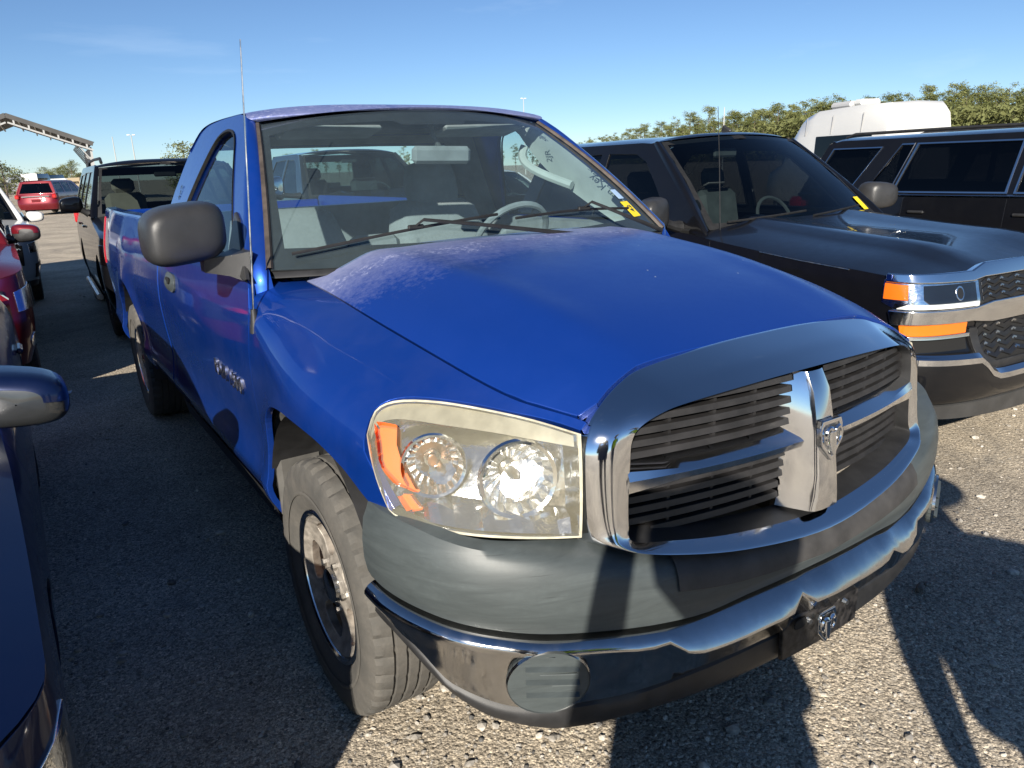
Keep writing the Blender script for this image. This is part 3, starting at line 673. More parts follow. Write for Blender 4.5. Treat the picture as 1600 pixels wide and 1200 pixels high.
    loft('centre_bar', cb, M_chrome, T, sharp=25, flip=True)
    for s in (-1, 1):
        xs_ = np.linspace(.034, .540, 12); r = []
        for x in xs_:
            y = gy(x)+.008; d = .012*max(0, (x-.40)/.12)
            r.append([(s*x, y+.065, .942+d), (s*x, y-.014, .908+d), (s*x, y-.022, .901), (s*x, y-.018, .886-d), (s*x, y+.04, .878-d)])
        loft('crossbar', r, M_chrome, T, sharp=22, flip=(s > 0), caps=True)
        for zz in (1.054, 1.026, .998, .970, .944, .864, .838, .812, .786, .758):
            xe = ip([.74, .758, .78, .80, .95, 1.0, 1.02, 1.055], [.38, .46, .525, .535, .53, .52, .49, .39])(zz); r = []
            x0 = .06 if zz > .8 else .085
            for x in np.linspace(x0, xe, 9):
                y = gy(x)+.022; r.append([(s*x, y+.05, zz+.006), (s*x, y+.006, zz+.0088), (s*x, y+.003, zz+.0078), (s*x, y, zz-.0062), (s*x, y+.003, zz-.0078), (s*x, y+.04, zz-.004)])
            loft('grille_slat', r, M_slat, T, sharp=25, flip=(s > 0))
        for x in (.17, .29, .41):
            mb = MB(); mb.box((s*x, gy(x)+.055, .995), (.009, .045, .125)); mb.box((s*x, gy(x)+.055, .825), (.009, .045, .115)); mb.build('grille_rib', M_slat, T)
    bk = [[(x, gy(x)+.10, .70), (x, gy(x)+.10, 1.07)] for x in np.linspace(-.55, .55, 9)]; loft('radiator_screen', bk, M_void, T, flip=True)
    # shield emblems (a horned head on a shield)
    def emblem(loc, s, tilt, mat_bg, parent):
        sh = [(-.8, 1), (.8, 1), (.92, .7), (.86, -.2), (0, -1.05), (-.86, -.2), (-.92, .7)]
        e = empty('emblem', loc, 0, T)
        fnp = lambda d: (lambda u, v: (u, -d, v))
        k = .036*s
        panel('shield', [(a*k, b*k*1.15) for a, b in sh], fnp(.004), mat_bg, e, res=.02, thick=.01, edge=.002)
        rim = [(a*k, b*k*1.15) for a, b in sh]; rim2 = [(a*k*.82, b*k*1.15*.84) for a, b in sh]
        panel('shield_rim', rim, fnp(.008), M_chrome, e, res=.02, holes=[rim2], thick=.005, edge=.002)
        head = [(-.28, .42), (.28, .42), (.34, .1), (.2, -.5), (.1, -.72), (-.1, -.72), (-.2, -.5), (-.34, .1)]
        panel('head', [(a*k, b*k*1.15) for a, b in head], lambda u, v: (u, -.010-.006*(1-(u/k/.4)**2), v), M_chrome, e, res=.008, thick=.008, edge=.002)
        for sx in (-1, 1):
            hp = [(sx*k*a, -.012, k*1.15*b) for a, b in ((.12, .55), (.42, .66), (.66, .42), (.66, .05), (.48, -.18), (.40, -.02))]
            MB().tube(cr(hp, 3), [.0055*s*(1-.045*i) for i in range(16)], 6).build('horn', M_chrome, e)
        e.rotation_euler = (tilt, 0, 0)
        return e
    emblem((0, -.965, .905), 1.18, -.06, M_chromedull, T)
    # ---- headlights
    Tb = [Vector((-S(y, vmap(x, y))[0], y, S(y, vmap(x, y))[2]-.004)) for x, y in HT]
    Tb[0] = Vector((.955, -.43, .985))
    Bb = [Vector(p) for p in ((.962, -.536, .840), (.949, -.562, .825), (.910, -.632, .816), (.848, -.697, .806), (.775, -.748, .797), (.705, -.782, .788), (.637, -.812, .782))]
    Tc, Bc = cr(Tb, 6), cr(Bb, 6); NS = len(Tc)-1
    def LNS(u, v, off=0):
        u = max(0, min(1, u)); f = u*NS; i = min(NS-1, int(f)); a = Tc[i].lerp(Tc[i+1], f-i); b = Bc[i].lerp(Bc[i+1], f-i)
        p = b.lerp(a, v); d = Vector((.60*(1-u)+.30, -.80, .28)).normalized()
        bul = 4*v*(1-v)*.030*(.35+.65*math.sin(math.pi*min(1, max(0, u*.9+.1))))
        return p+d*(bul+off)
    for s in (-1, 1):
        ms = (lambda s_: (lambda p: (s_*p[0], p[1], p[2])))(s)
        hlm = empty('headlight', (0, 0, 0), 0, T)
        LW = .48; LH = .21
        sq = [(.0, 0), (1, 0), (1, 1), (0, 1)]
        panel('lens', [(a*LW, b*LH) for a, b in sq], lambda u, v: ms(LNS(u/LW, v/LH)), M_lens, hlm, res=.02, flip=(s < 0), thick=0)
        # housing back wall and rim
        rows = [[ms(LNS(u, 0, -.004)) for u in np.linspace(0, 1, 20)]]
        bd = []
        per = [(u, 0) for u in np.linspace(0, 1, 20)]+[(1, v) for v in np.linspace(.1, .9, 6)]+[(u, 1) for u in np.linspace(1, 0, 20)]+[(0, v) for v in np.linspace(.9, .1, 6)]
        shrink = lambda u, v, k: (.5+(u-.5)*k, .5+(v-.5)*k)
        r0 = [ms(LNS(u, v, .003)) for u, v in per]; r1 = [ms(LNS(*shrink(u, v, .965), .001)) for u, v in per]; r2_ = [ms(LNS(*shrink(u, v, .955), -.03)) for u, v in per]; r3 = [ms(LNS(*shrink(u, v, .90), -.075)) for u, v in per]
        rb = [ms(LNS(u, v, -.06)) for u, v in per]
        loft('lamp_rim', [rb, r0, r1], M_chromedull if False else pm('yellowed_lens_rim', (.50, .47, .36), .3, coat=.5, var=.2, vscale=30), hlm, cv=True, flip=(s < 0))
        loft('housing', [r1, r2_, r3], M_reflector, hlm, cv=True, flip=(s < 0), sharp=50)
        panel('housing_back', [(a*LW, b*LH) for a, b in [(.03, .04), (.97, .04), (.97, .96), (.03, .96)]], lambda u, v: ms(LNS(u/LW, v/LH, -.082)), M_reflector, hlm, res=.03, flip=(s < 0), thick=0)
        # yellowed upper brow inside lens
        vb = ip([0, .08, .30, .55, .80, 1], [.90, .88, .85, .81, .82, .87])
        loft('brow', [[ms(LNS(u, vb(u)+(.965-vb(u))*k, -.012)) for k in np.linspace(0, 1, 5)] for u in np.linspace(.03, .97, 25)], pm('cream_lamp_brow', (.58, .55, .44), .28, .6, var=.15, vscale=25), hlm, flip=(s > 0))
        # reflector bowls
        for (u, v, rad, dep) in ((.425, .49, .066, .055), (.745, .47, .080, .065)):
            c = LNS(u, v, -.028); ax_ = Vector((.42, -.9, .10)).normalized() if u < .5 else Vector((.30, -.95, .08)).normalized()
            prof = [(rad*1.14, .006), (rad*1.10, .016), (rad*1.0, .012), (rad*.96, .0), (rad*.86, -dep*.45), (rad*.62, -dep*.78), (rad*.30, -dep), (.001, -dep*1.02)]
            e1_ = ax_.orthogonal().normalized(); e2_ = ax_.cross(e1_); n_ = 40; rows = []
            for rr_, d_ in prof:
                rows.append([ms(c+ax_*d_+(e1_*math.cos(2*math.pi*k/n_)+e2_*math.sin(2*math.pi*k/n_))*rr_*(1+(.03 if u < .5 else .045)*(k % 2)*(rr_ < rad*.99))) for k in range(n_)])
            bo_ = loft('reflector_bowl', rows, M_reflector, hlm, cv=True, sharp=18, flip=(s < 0))
            bl = MB(); tt = [c+ax_*(-dep*.9), c+ax_*(-dep*.35), c+ax_*(-dep*.15)]; bl.tube([Vector(ms(q)) for q in tt], [.012, .012, .006], 12)
            bl.build('bulb', M_chromedull if u > .5 else pm('amber_bulb', (.45, .22, .12), .2, .4), hlm)
            fl_ = []
            for k in range(0):
                pass
        panel('side_marker', [(a*LW, b*LH) for a, b in [(.10, .74), (.17, .81), (.315, .74), (.295, .60), (.305, .45), (.335, .28), (.25, .33), (.16, .48), (.11, .60)]], lambda u, v: ms(LNS(u/LW, v/LH, -.014)), M_amber, hlm, res=.015, flip=(s < 0), thick=.03, edge=.004)
        panel('lower_marker', [(a*LW, b*LH) for a, b in [(.22, .21), (.28, .22), (.31, .13), (.25, .10)]], lambda u, v: ms(LNS(u/LW, v/LH, -.03)), M_amber, hlm, res=.015, flip=(s < 0), thick=.02, edge=.004)
        # faceted lower chin of the reflector
        ch = [[ms(LNS(u, .03, -.02)), ms(LNS(u, .14+.05*math.sin(u*21), -.035-.012*(i % 2))), ms(LNS(u, .24, -.075))] for i, u in enumerate(np.linspace(.05, .95, 17))]
        loft('reflector_chin', ch, M_reflector, hlm, sharp=10, flip=(s > 0))
        hz = [[ms(LNS(u, .72, -.07)), ms(LNS(u, .86, -.035))] for u in np.linspace(.05, .95, 9)]
    # ---- front bumper
    xb = [0, .2, .4, .6, .75, .85, .92, .965, .988, .992]; yb_ = [-.985, -.975, -.95, -.90, -.84, -.775, -.70, -.61, -.52, -.44]
    NP = 26
    def path(t):     # t in 0..1 centre -> end
        a = t*(len(xb)-1); P = path.c; f = t*(len(P)-1); i = min(len(P)-2, int(f)); return P[i].lerp(P[i+1], f-i)
    path.c = cr([(x, y, 0) for x, y in zip(xb, yb_)], 8)
    def pth(t):
        p = path(abs(t)); q = path(min(1, abs(t)+.01))-path(max(0, abs(t)-.01)); n = Vector((-q.y*-1, -q.x, 0)); n = Vector((-q.y, q.x, 0)); n = -n if n.y > 0 and abs(t) < .7 else n
        n = Vector((q.y, -q.x, 0)).normalized()
        if n.dot(Vector((p.x, p.y+.3, 0))) < 0: n = -n
        if t < 0: p = Vector((-p.x, p.y, 0)); n = Vector((-n.x, n.y, 0))
        return p, n
    def sweep(name, prof, mat, t0=-1, t1=1, n=97, sharp=45, parent=T):
        rows = []
        for t in np.linspace(t0, t1, n):
            p, nn = pth(t); rows.append([p+nn*o+Vector((0, 0, z)) for o, z in prof(t, p.x)])
        return loft(name, rows, mat, parent, sharp=sharp, flip=True)
    ctop = ip([0, .25, .40, .50, .62, .75, .88, .965, .99], [.572, .564, .552, .556, .568, .582, .602, .618, .622])
    ledge = ip([0, .3, .42, .52, .60, .99], [.045, .045, .04, .02, .010, .006])
    cbot = ip([0, .15, .4, .6, .8, .92, .965, .99], [.425, .425, .415, .40, .405, .452, .52, .56])
    ptop = ip([0, .3, .55, .64, .75, .86, .93, .97, .995], [.676, .690, .726, .748, .770, .786, .806, .822, .826])
    def pad(t, x):
        a = abs(x); zt = ptop(a); zb = ctop(a)+.012; h = zt-zb
        back = .11 if a < .6 else .11-.06*min(1, (a-.6)/.3)
        return [(o, z) for o, z in [(-back, zt+.012), (-back*.4, zt+.004), (-.014, zt-.012), (-.003, zt-.035), (.004, zb+h*.55), (.004, zb+h*.3), (-.002, zb+.02), (-.010, zb), (-.03, zb-.006)]]
    sweep('bumper_pad', pad, M_bumper)
    wav = lambda x: .003*math.sin(x*23)+.002*math.sin(x*41+1)
    def chrome(t, x):
        a = abs(x); zt = ctop(a); zb = cbot(a); L = ledge(a); nk = math.exp(-((x+.11)/.022)**2)+math.exp(-((a-.50)/.03)**2)+.6*math.exp(-((x-.30)/.03)**2)
        L = L*(1-.8*min(1, nk)); h = zt-zb
        o = .006+wav(x)*.5
        q = min(1, L/.05); return [(-.05, zt+.002), (-.012-.016*q+o*.2, zt), (-.004-.014*q+o, zt-.006), (o+.002, zt-.010-L*.45), (o+.024*q+.003, zt-.012-L), (o+.024*q+.004, zt-.020-L), (o+.012*q, zt-.032-L), (o+.004*q-.004, zb+max(.015, (h-.05-L)*.5)), (o-.012, zb+.010), (-.045, zb)]
    cbm = sweep('chrome_bumper', chrome, M_chromeworn)
    def val(t, x):
        a = abs(x); zb = cbot(a); zz = ip([0, .4, .7, .85, .93, .99], [.352, .345, .340, .375, .43, .52])(a)
        return [(-.03, zb+.01), (-.012, zb-.006), (-.010, zz+.02), (-.022, zz-.004), (-.09, zz+.01)]
    sweep('air_dam', val, M_black)
    # step pad on top of the bumper centre
    def stp(t, x):
        a = abs(x); zt = ptop(a); return [(-.080, zt+.010), (-.078, zt+.018), (-.044, zt+.012), (-.012, zt-.004), (.003, zt-.030), (.008, zt-.060), (.003, zt-.064)]
    tt = .0
    for k in np.linspace(0, 1, 400):
        if path(k).x < .47: tt = k
    sweep('step_pad', stp, M_step, -tt, tt, 61)
    for s in (-1, 1):
        p, nn = None, None
        for k in np.linspace(0, 1, 400):
            if path(k).x < .755: p, nn = pth(k*s)
        c = p+Vector((0, 0, .49)); tx = Vector((-nn.y, nn.x, 0)).normalized()
        if tx.x*s < 0: tx = -tx
        fogfn = lambda u, v, o=0: tuple(c+tx*u+Vector((0, 0, v))+nn*(.006-.35*u*u*.6+o))
        fg = panel('fog_lamp_cover', ell(0, 0, .088, .073, 32), lambda u, v: fogfn(u, v, .010), M_bumper, T, res=.015, flip=(s < 0), thick=.03, edge=.004, holes=[[( -.066, .012), (.020, .020), (.020, .0235), (-.064, .021)], [(-.070, -.016), (-.005, -.010), (-.005, -.006), (-.070, -.006)]])
        panel('fog_recess', ell(0, 0, .084, .07, 24), lambda u, v: fogfn(u, v, -.004), M_void, fg, res=.03, flip=(s < 0), thick=0)
        for k, zz in enumerate((.036, .004, -.028)):
            r = [[fogfn(u, zz+dz*(1-.3*abs(u)/.08)+u*.10, o) for dz, o in ((.006, .010), (0, .021), (-.006, .010))] for u in np.linspace(-.066, .05, 8)]
            loft('louvre', r, M_bumper, fg, sharp=60, flip=(s > 0))
        rg = [[fogfn(a*k_, b*k_, o) for a, b in ell(0, 0, .088, .073, 32)] for k_, o in ((1.0, .004), (1.03, .012), (1.06, .004))]
        loft('fog_ring', rg, M_chromeworn, fg, cv=True, flip=(s > 0))
    # licence bracket with emblem
    pb = panel('plate_bracket', [(-.148, .362), (.148, .366), (.150, .452), (.10, .47), (-.12, .465), (-.150, .445)], lambda u, v: (u, -.992+.25*u*u-.012*(v-.4), v), pm('scratched_black_plate', (.025, .023, .022), .35, var=.8, vscale=60, bmp=.4, bscale=90), T, res=.03, thick=.012, edge=.004)
    emblem((.0, -.994, .408), 1.05, 0, M_black, T)
    sl_ = panel('bracket_slot', ell(-.105, .455, .022, .012, 16, 3), lambda u, v: (u, -1.0, v), M_void, pb, res=.02, thick=.002)
    for x, z in ((-.075, .452), (.075, .450)): MB().lathe([(-1.006, .001), (-1.006, .007), (-.995, .009)], 8, 'y', (x, 0, z)).build('bracket_screw', M_chromedull, pb)
    # ---- bed
    rz = 1.352
    bed0, bed1 = 2.262, 4.80
    rarch = [(3.569+.505*math.cos(a), .40+.545*math.sin(a)) for a in np.linspace(math.pi*.985, math.pi*.015, 26)]
    for s, w in both():
        ob = [(bed0, rz), (bed0, .45)]+[(rarch[0][0], .45)]+rarch+[(rarch[-1][0], .46), (bed1-.02, .50), (bed1, rz)]
        bs = panel('bed_side', ob, w(lambda u, v: (-Xs(u, v), u, v)), M_blue, T, res=.05, flip=(s < 0), thick=.03, edge=.006)
        rl = [[(s*(Xs(y, rz)+.002), y, rz-.006), (s*(Xs(y, rz)-.008), y, rz+.012), (s*(Xs(y, rz)-.07), y, rz+.016), (s*(Xs(y, rz)-.085), y, rz), (s*(Xs(y, rz)-.09), y, .82)] for y in np.linspace(bed0, bed1, 24)]
        loft('bed_rail', rl, M_blue, T, sharp=50, flip=(s > 0))
        L = [[(s*x, 3.569+.50*math.cos(a), .40+.53*math.sin(a)) for x in (.965, .6)] for a in np.linspace(-.1, math.pi+.1, 18)]
        loft('rear_wheel_well', L, M_black, T)
        panel('tail_light', [(4.755, .95), (4.79, .95), (4.79, 1.30), (4.76, 1.30)], w(lambda u, v: (-Xs(u, v)-.006, u, v)), M_red, T, res=.05, flip=(s < 0), thick=.01)
    mb = MB(); mb.box((0, 2.29, 1.08), (1.74, .04, .53), None, .01); mb.build('bed_front_wall', M_blue, T)
    MB().box((0, 4.78, .98), (1.60, .05, .72), None, .015).build('tailgate', M_blue, T)
    MB().box((0, 3.53, .80), (1.78, 2.50, .05)).build('bed_floor', M_blue, T)
    MB().box((0, 4.86, .55), (1.85, .14, .20), None, .04).build('rear_bumper', M_chromeworn, T)
    fr_ = MB()
    for s in (-1, 1): fr_.box((s*.45, 2.1, .50), (.10, 5.2, .16))
    fr_.box((0, .1, .42), (1.5, .14, .12)); fr_.tube([(-.8, 3.569, .385), (.8, 3.569, .385)], .05, 10); fr_.tube([(-.8, 0, .385), (.8, 0, .385)], .04, 10)
    fr_.build('chassis', M_void, T)
    wp = wheel_proto('wheel_proto', .385, .238, .226, 5, M_chromeworn, M_tyre, hole=(.44, .88), wide=.33, face=pm('weathered_wheel_chrome', (.36, .325, .28), .35, .35, var=.35, vscale=30, rvar=.3, bmp=.1, bscale=90))
    put_wheels(wp, T, (0, 3.569), .862, .385); kill(wp)
    return T

# ------------------------------------------------------------------ generic vehicle body (faces -Y, origin under front axle)
def clip_y(poly, lo, hi):
    for sgn, v in ((1, lo), (-1, hi)):
        out = []
        for i, a in enumerate(poly):
            b = poly[(i+1) % len(poly)]; ia = sgn*(a[0]-v) >= 0; ib = sgn*(b[0]-v) >= 0
            if ia: out.append(a)
            if ia != ib: t = (v-a[0])/(b[0]-a[0]); out.append((v, a[1]+(b[1]-a[1])*t))
        poly = out
        if len(poly) < 3: return []
    return poly
class Car: pass
def car(name, label, cat, loc, rz, paintmat, W, yF, yR, WB, Rt, sh, gh, wins, cuts, D=.42, Dr=.3, n=3.2, crown=.06, sill=.30, bulge=.0, lean=None, pickup=False, wheelproto=None, group=None,
        glassmat=None, wsmat=None, mirror=None, tyreW=.24, res=.07, interior=True, archr=1.22, prof=None, tailglass=None, roofcrown=.05, trim=None, rear_lights=True, roofmat=None, back=None):
    T = empty(name, loc, rz); tag(T, label, cat, group)
    c = Car(); c.T = T
    shf = ip(*zip(*sh)); belt = gh['belt']
    pf = prof or ip([.15, .30, .45, .62, .85, 1.0, 1.15, 1.35], [.12, .07, .02, .0, .008, .02, .045, .075])
    ln = lean or ip([.2, .45, .6, .8, 1.0, 1.15], [.06, .0, .0, .03, .07, .12])
    glassmat = glassmat or M_tint; wsmat = wsmat or M_midtint
    def Xs(y, z): return W-pf(z)
    def pathf(u, Dd):
        a = min(1, abs(u))*math.pi/2; k = 2/n
        return math.copysign(abs(math.sin(a))**k, u), Dd*(1-abs(math.cos(a))**k)
    def Hd(x, y):
        w = Xs(y, shf(y)); s = min(1, abs(x)/w); k = min(1, max(.25, (y-yF)/.5)); return shf(y)+crown*(1-s**3)*k
    def Fa(a, z, off=0):
        u = a/W; px, py = pathf(u, D); q, r_ = pathf(u+.01, D), pathf(u-.01, D)
        x = px*(W-pf(z)); nv = Vector((-(q[1]-r_[1]), (q[0]-r_[0])*W, 0)); nv = Vector((q[1]-r_[1], -(q[0]-r_[0])*W, 0)).normalized()
        k = 1-abs(u)**3
        return Vector((x, yF+py+ln(z)*k, z))+nv*off
    c.Fa, c.Xs, c.Hd, c.W = Fa, Xs, Hd, W
    topz = lambda a: (lambda p: Hd(p.x, p.y))(Fa(a, shf(yF+.1)))
    # front fascia
    o = [(a, sill) for a in np.linspace(-W, W, 15)]+[(a, topz(a)) for a in np.linspace(W, -W, 29)]
    c.fascia = panel('front_fascia', o, lambda a, z: tuple(Fa(a, z)), paintmat, T, res=res*.9, thick=.02)
    # hood
    rows = []
    yw = gh['wb'][0]+.03
    for r_ in np.linspace(0, 1, 15):
        row = []
        for a in np.linspace(-W, W, 31):
            p = Fa(a, topz(a)); x0, y0 = p.x, p.y+.004
            y = y0+(yw-y0)*r_; x = x0/(abs(Fa(W, shf(y0)).x))*Xs(y, shf(y)) if r_ > 0 else x0
            k = x0/max(1e-6, Xs(y0, shf(y0)))
            x = k*Xs(y, shf(y)); row.append(Vector((x, y, Hd(x, y)+.002+bulge*math.exp(-((abs(x)-.45*W)/.10)**2)*min(1, r_*6))))
        rows.append(row)
    c.hood = loft('hood', rows, paintmat, T, sharp=70)
    # sides
    y0, y1 = yF+D, yR-Dr
    arcs = []
    for yc in (0, WB):
        ra = Rt*archr
        arcs.append([(yc+ra*math.cos(t), Rt+ra*1.02*math.sin(t)) for t in np.linspace(math.pi*1.08, -math.pi*.08, 22)])
    bot = [(y0, sill)]+[q for q in arcs[0] if q[1] > sill]+[(arcs[0][-1][0], sill)]+[(arcs[1][0][0], sill)]+[q for q in arcs[1] if q[1] > sill]+[(y1, sill+.03)]
    topl = [(y, shf(y)) for y in np.linspace(y1, y0, 40)]
    side = bot+topl
    names = c.sidenames = []
    edges = [y0-1]+cuts+[y1+1]
    for s in (-1, 1):
        fn = (lambda s_: (lambda y, z: (s_*Xs(y, z), y, z)))(s)
        for i in range(len(edges)-1):
            pc = clip_y(side, edges[i]+.0025, edges[i+1]-.0025)
            if len(pc) > 2: panel('fender' if i == 0 else ('door' if i < len(edges)-2 else 'rear_quarter'), pc, fn, paintmat, T, res=res, flip=(s < 0), thick=.02)
        for k, yc in enumerate((0, WB)):
            ra = Rt*archr
            loft('wheel_well', [[(s*(W-.03), yc+ra*math.cos(t), Rt+ra*math.sin(t)), (s*(W-.40), yc+ra*math.cos(t), Rt+ra*math.sin(t))] for t in np.linspace(0, math.pi, 14)], M_void, T)
        loft('rocker', [[(s*(W-.035), y, sill+.03), (s*(W-.06), y, sill-.05), (s*(W-.2), y, sill-.07)] for y in (arcs[0][-1][0]-.02, arcs[1][0][0]+.02)], M_black, T)
        for cy in cuts[1:]:
            mb = MB(); mb.box((s*(Xs(cy-.16, belt-.16)+.012), cy-.16, belt-.16), (.03, .17, .028), None, .01); mb.build('door_handle', paintmat if not trim else M_black, T)
    # greenhouse
    wb, wt, rt_, rb = gh['wb'], gh['wt'], gh['rt'], gh['rb']; xb = gh.get('xb', W-pf(belt)-.01); xt = gh['xt']
    zt = max(wt[1], rt_[1])
    gx = lambda z: xb-(xb-xt)*(max(0, (z-belt))/(zt-belt))**1.12
    cab = gh.get('side') or [(wb[0]-.05, belt-.03), (wt[0]+.04, wt[1]-.005), (wt[0]+.18, zt+.0), (rt_[0]-.15, zt), (rt_[0]-.01, rt_[1]-.03), (rb[0]-.01, belt-.03)]
    WBf = lambda s: Vector((s*(xb-.07), wb[0]-.14*(1-s*s)+.0, wb[1])); WTf = lambda s: Vector((s*(xt-.03), wt[0]-.08*(1-s*s), wt[1]+roofcrown*.7*(1-s*s)))
    def WS(s, h): return WBf(s).lerp(WTf(s), h)+Vector((0, -.03, .03))*(4*h*(1-h))*.6
    c.WS = WS; sc = xb
    panel('windshield', [(-sc, 0), (sc, 0), (sc, sc), (-sc, sc)], lambda u, v: tuple(WS(u/sc, v/sc)), wsmat, T, res=.12, thick=0)
    loft('windshield_trim', [[WS(s, h)+Vector((0, -.004, .004)) for s, h in pth] for pth in ([(-1, 0), (-1, .5), (-1, 1), (0, 1), (1, 1), (1, .5), (1, 0), (.5, 0), (0, 0), (-.5, 0)], [(-.95, .06), (-.96, .5), (-.955, .95), (0, .955), (.955, .95), (.96, .5), (.95, .06), (.5, .06), (0, .06), (-.5, .06)])], M_rubber, T, cv=True)
    for s in (-1, 1):
        fn = (lambda s_: (lambda y, z: (s_*gx(z), y, z)))(s)
        panel('window_frame', cab, fn, paintmat, T, res=res, holes=wins, flip=(s < 0), thick=.03, edge=.004)
        for wpoly in wins:
            cx = sum(p[0] for p in wpoly)/len(wpoly); cz = sum(p[1] for p in wpoly)/len(wpoly)
            gpan = panel('side_window', [(cx+(y-cx)*1.02, cz+(z-cz)*1.02) for y, z in wpoly], (lambda s_: (lambda y, z: (s_*(gx(z)-.010), y, z)))(s), glassmat, T, res=.12, flip=(s < 0), thick=0)
            if trim:
                q = cr([(y, z, 0) for y, z in wpoly], 1, True)
                loft('window_trim', [[(s*(gx(cz+(z-cz)*k)+o_), cx+(y-cx)*(1+(k-1)*.5), cz+(z-cz)*k) for y, z in wpoly] for k, o_ in ((1.10, .001), (1.08, .010), (1.02, .010), (1.0, -.004))], trim, gpan, cv=True)
        rows = []
        for h in np.linspace(0, 1, 8):
            a = Vector(fn(cab[0][0]+(cab[1][0]-cab[0][0])*h, cab[0][1]+(cab[1][1]-cab[0][1])*h)); b = WS(s, h)+Vector((s*.002, 0, .004)); m = (a+b)/2+Vector((s*.018, -.014, .012)); rows.append([a, m, b])
        loft('windshield_pillar', [cr(r_, 4) for r_ in rows], paintmat, T, sharp=80)
        # belt moulding
        loft('belt_moulding', [[(s*(gx(belt)+.012), y, belt-.02), (s*(gx(belt)+.016), y, belt+.0), (s*(gx(belt)), y, belt+.012)] for y in np.linspace(wb[0]+.1, rb[0]-.02, 8)], trim or M_rubber, T)
    rows = []
    ry = [wt[0]-.002, wt[0]+.06, wt[0]+.2, (wt[0]+rt_[0])/2, rt_[0]-.25, rt_[0]-.06, rt_[0]]
    rzv = [wt[1], (wt[1]+zt)/2+.01, zt, zt+.005, zt, (zt+rt_[1])/2, rt_[1]-.02]
    for i, (y, z) in enumerate(zip(ry, rzv)):
        row = []
        for s in np.linspace(-1, 1, 21):
            if i == 0: row.append(WS(s, 1)+Vector((0, .004, .010))); continue
            row.append(Vector((s*gx(z)*(1 if abs(s) < 1 else 1.0), y-(.05*(1-s*s) if i == 1 else 0), z-.012*abs(s)**6+roofcrown*(1-abs(s)**2.6))))
        rows.append(row)
    loft('roof', [list(r_) for r_ in zip(*[cr(list(q), 3) for q in zip(*rows)])], roofmat or paintmat, T, sharp=80)
    # rear
    bt = gh.get('back', 0)
    zb = gh.get('rz', belt)
    if pickup:
        panel('cab_back', [(-xb, sill+.1), (xb, sill+.1), (xb, belt), (xt, zt), (-xt, zt), (-xb, belt)], lambda x, z: (x, rb[0]-(rb[0]-rt_[0])*max(0, (z-belt)/(zt-belt)), z), paintmat, T, res=.15, holes=[[(-xt+.1, belt+.07), (xt-.1, belt+.07), (xt-.16, zt-.09), (-xt+.16, zt-.09)]], flip=True, thick=.03)
        panel('rear_window', [(-xt+.09, belt+.06), (xt-.09, belt+.06), (xt-.15, zt-.08), (-xt+.15, zt-.08)], lambda x, z: (x, rb[0]-.01-(rb[0]-rt_[0])*max(0, (z-belt)/(zt-belt)), z), M_midtint, T, res=.2, flip=True, thick=0)
        zr = shf(yR-.3)
        for s in (-1, 1): loft('bed_rail', [[(s*(Xs(y, zr)), y, zr-.004), (s*(Xs(y, zr)-.01), y, zr+.014), (s*(Xs(y, zr)-.07), y, zr+.014), (s*(Xs(y, zr)-.09), y, .8)] for y in np.linspace(rb[0]+.06, yR-.05, 6)], paintmat, T)
        MB().box((0, yR-.08, (zr+.6)/2+.05), (2*W-.16, .06, zr-.55), None, .015).build('tailgate', paintmat, T)
        MB().box((0, (rb[0]+yR)/2, .78), (2*W-.2, yR-rb[0]-.1, .05)).build('bed_floor', M_black, T)
        MB().box((0, yR+.05, .55), (2*W-.14, .14, .18), None, .04).build('rear_bumper', M_chromedull, T)
    else:
        yb0 = yR
        rowsb = []
        prz = [(sill, -.02), (.45, .06), (.62, .07), (.78, .0), (belt-.02, -.03)]
        for z, oy in prz:
            row = []
            for u in np.linspace(-1, 1, 25):
                px, py = pathf(u, Dr); row.append(Vector((px*(W-pf(z)), yR-py+oy*(1-abs(u)**4), z)))
            rowsb.append(row)
        loft('rear_body', rowsb, paintmat, T, sharp=50, flip=True)
        topb = rowsb[-1]
        if gh.get('deck'):
            zc_ = gh['rb']
            rows = [[Vector((p.x*(1-.0*k), p.y+(zc_[0]-p.y)*k, belt-.02+(zc_[1]-belt+.02)*k+.03*math.sin(math.pi*k)*(1-(p.x/W)**2))) for p in topb] for k in np.linspace(0, 1, 6)]
            loft('boot_lid', rows, paintmat, T, flip=True)
        # back panel with window
        BK = lambda x, z: (x, (rb[0]-(rb[0]-rt_[0])*max(0, (z-belt)/(zt-belt)))-.06*(x/xb)**2, z)
        bo = [(-gx(belt-.03)+.01, belt-.06), (gx(belt-.03)-.01, belt-.06), (gx(belt)-.01, belt), (gx(zt)-.01, zt), (-gx(zt)+.01, zt), (-gx(belt)+.01, belt)]
        bw = [(-gx(belt)+.14, belt+.03), (gx(belt)-.14, belt+.03), (gx(zt)-.10, zt-.10), (-gx(zt)+.10, zt-.10)]
        panel('tailgate', bo, BK, paintmat, T, res=.1, holes=[bw], flip=True, thick=.03)
        panel('rear_window', [(x*1.02, z) for x, z in bw], lambda x, z: (x, BK(x, z)[1]-.012, z), tailglass or glassmat, T, res=.2, flip=True, thick=0)
        if rear_lights:
            for s in (-1, 1):
                MB().box((s*(W-.11), yR-.03, belt-.13), (.20, .16, .20), None, .04).build('tail_light', M_red, T)
    MB().box((0, (yF+yR)/2+.1, sill+.02), (2*W-.5, yR-yF-.7, .16)).build('underbody', M_void, T)
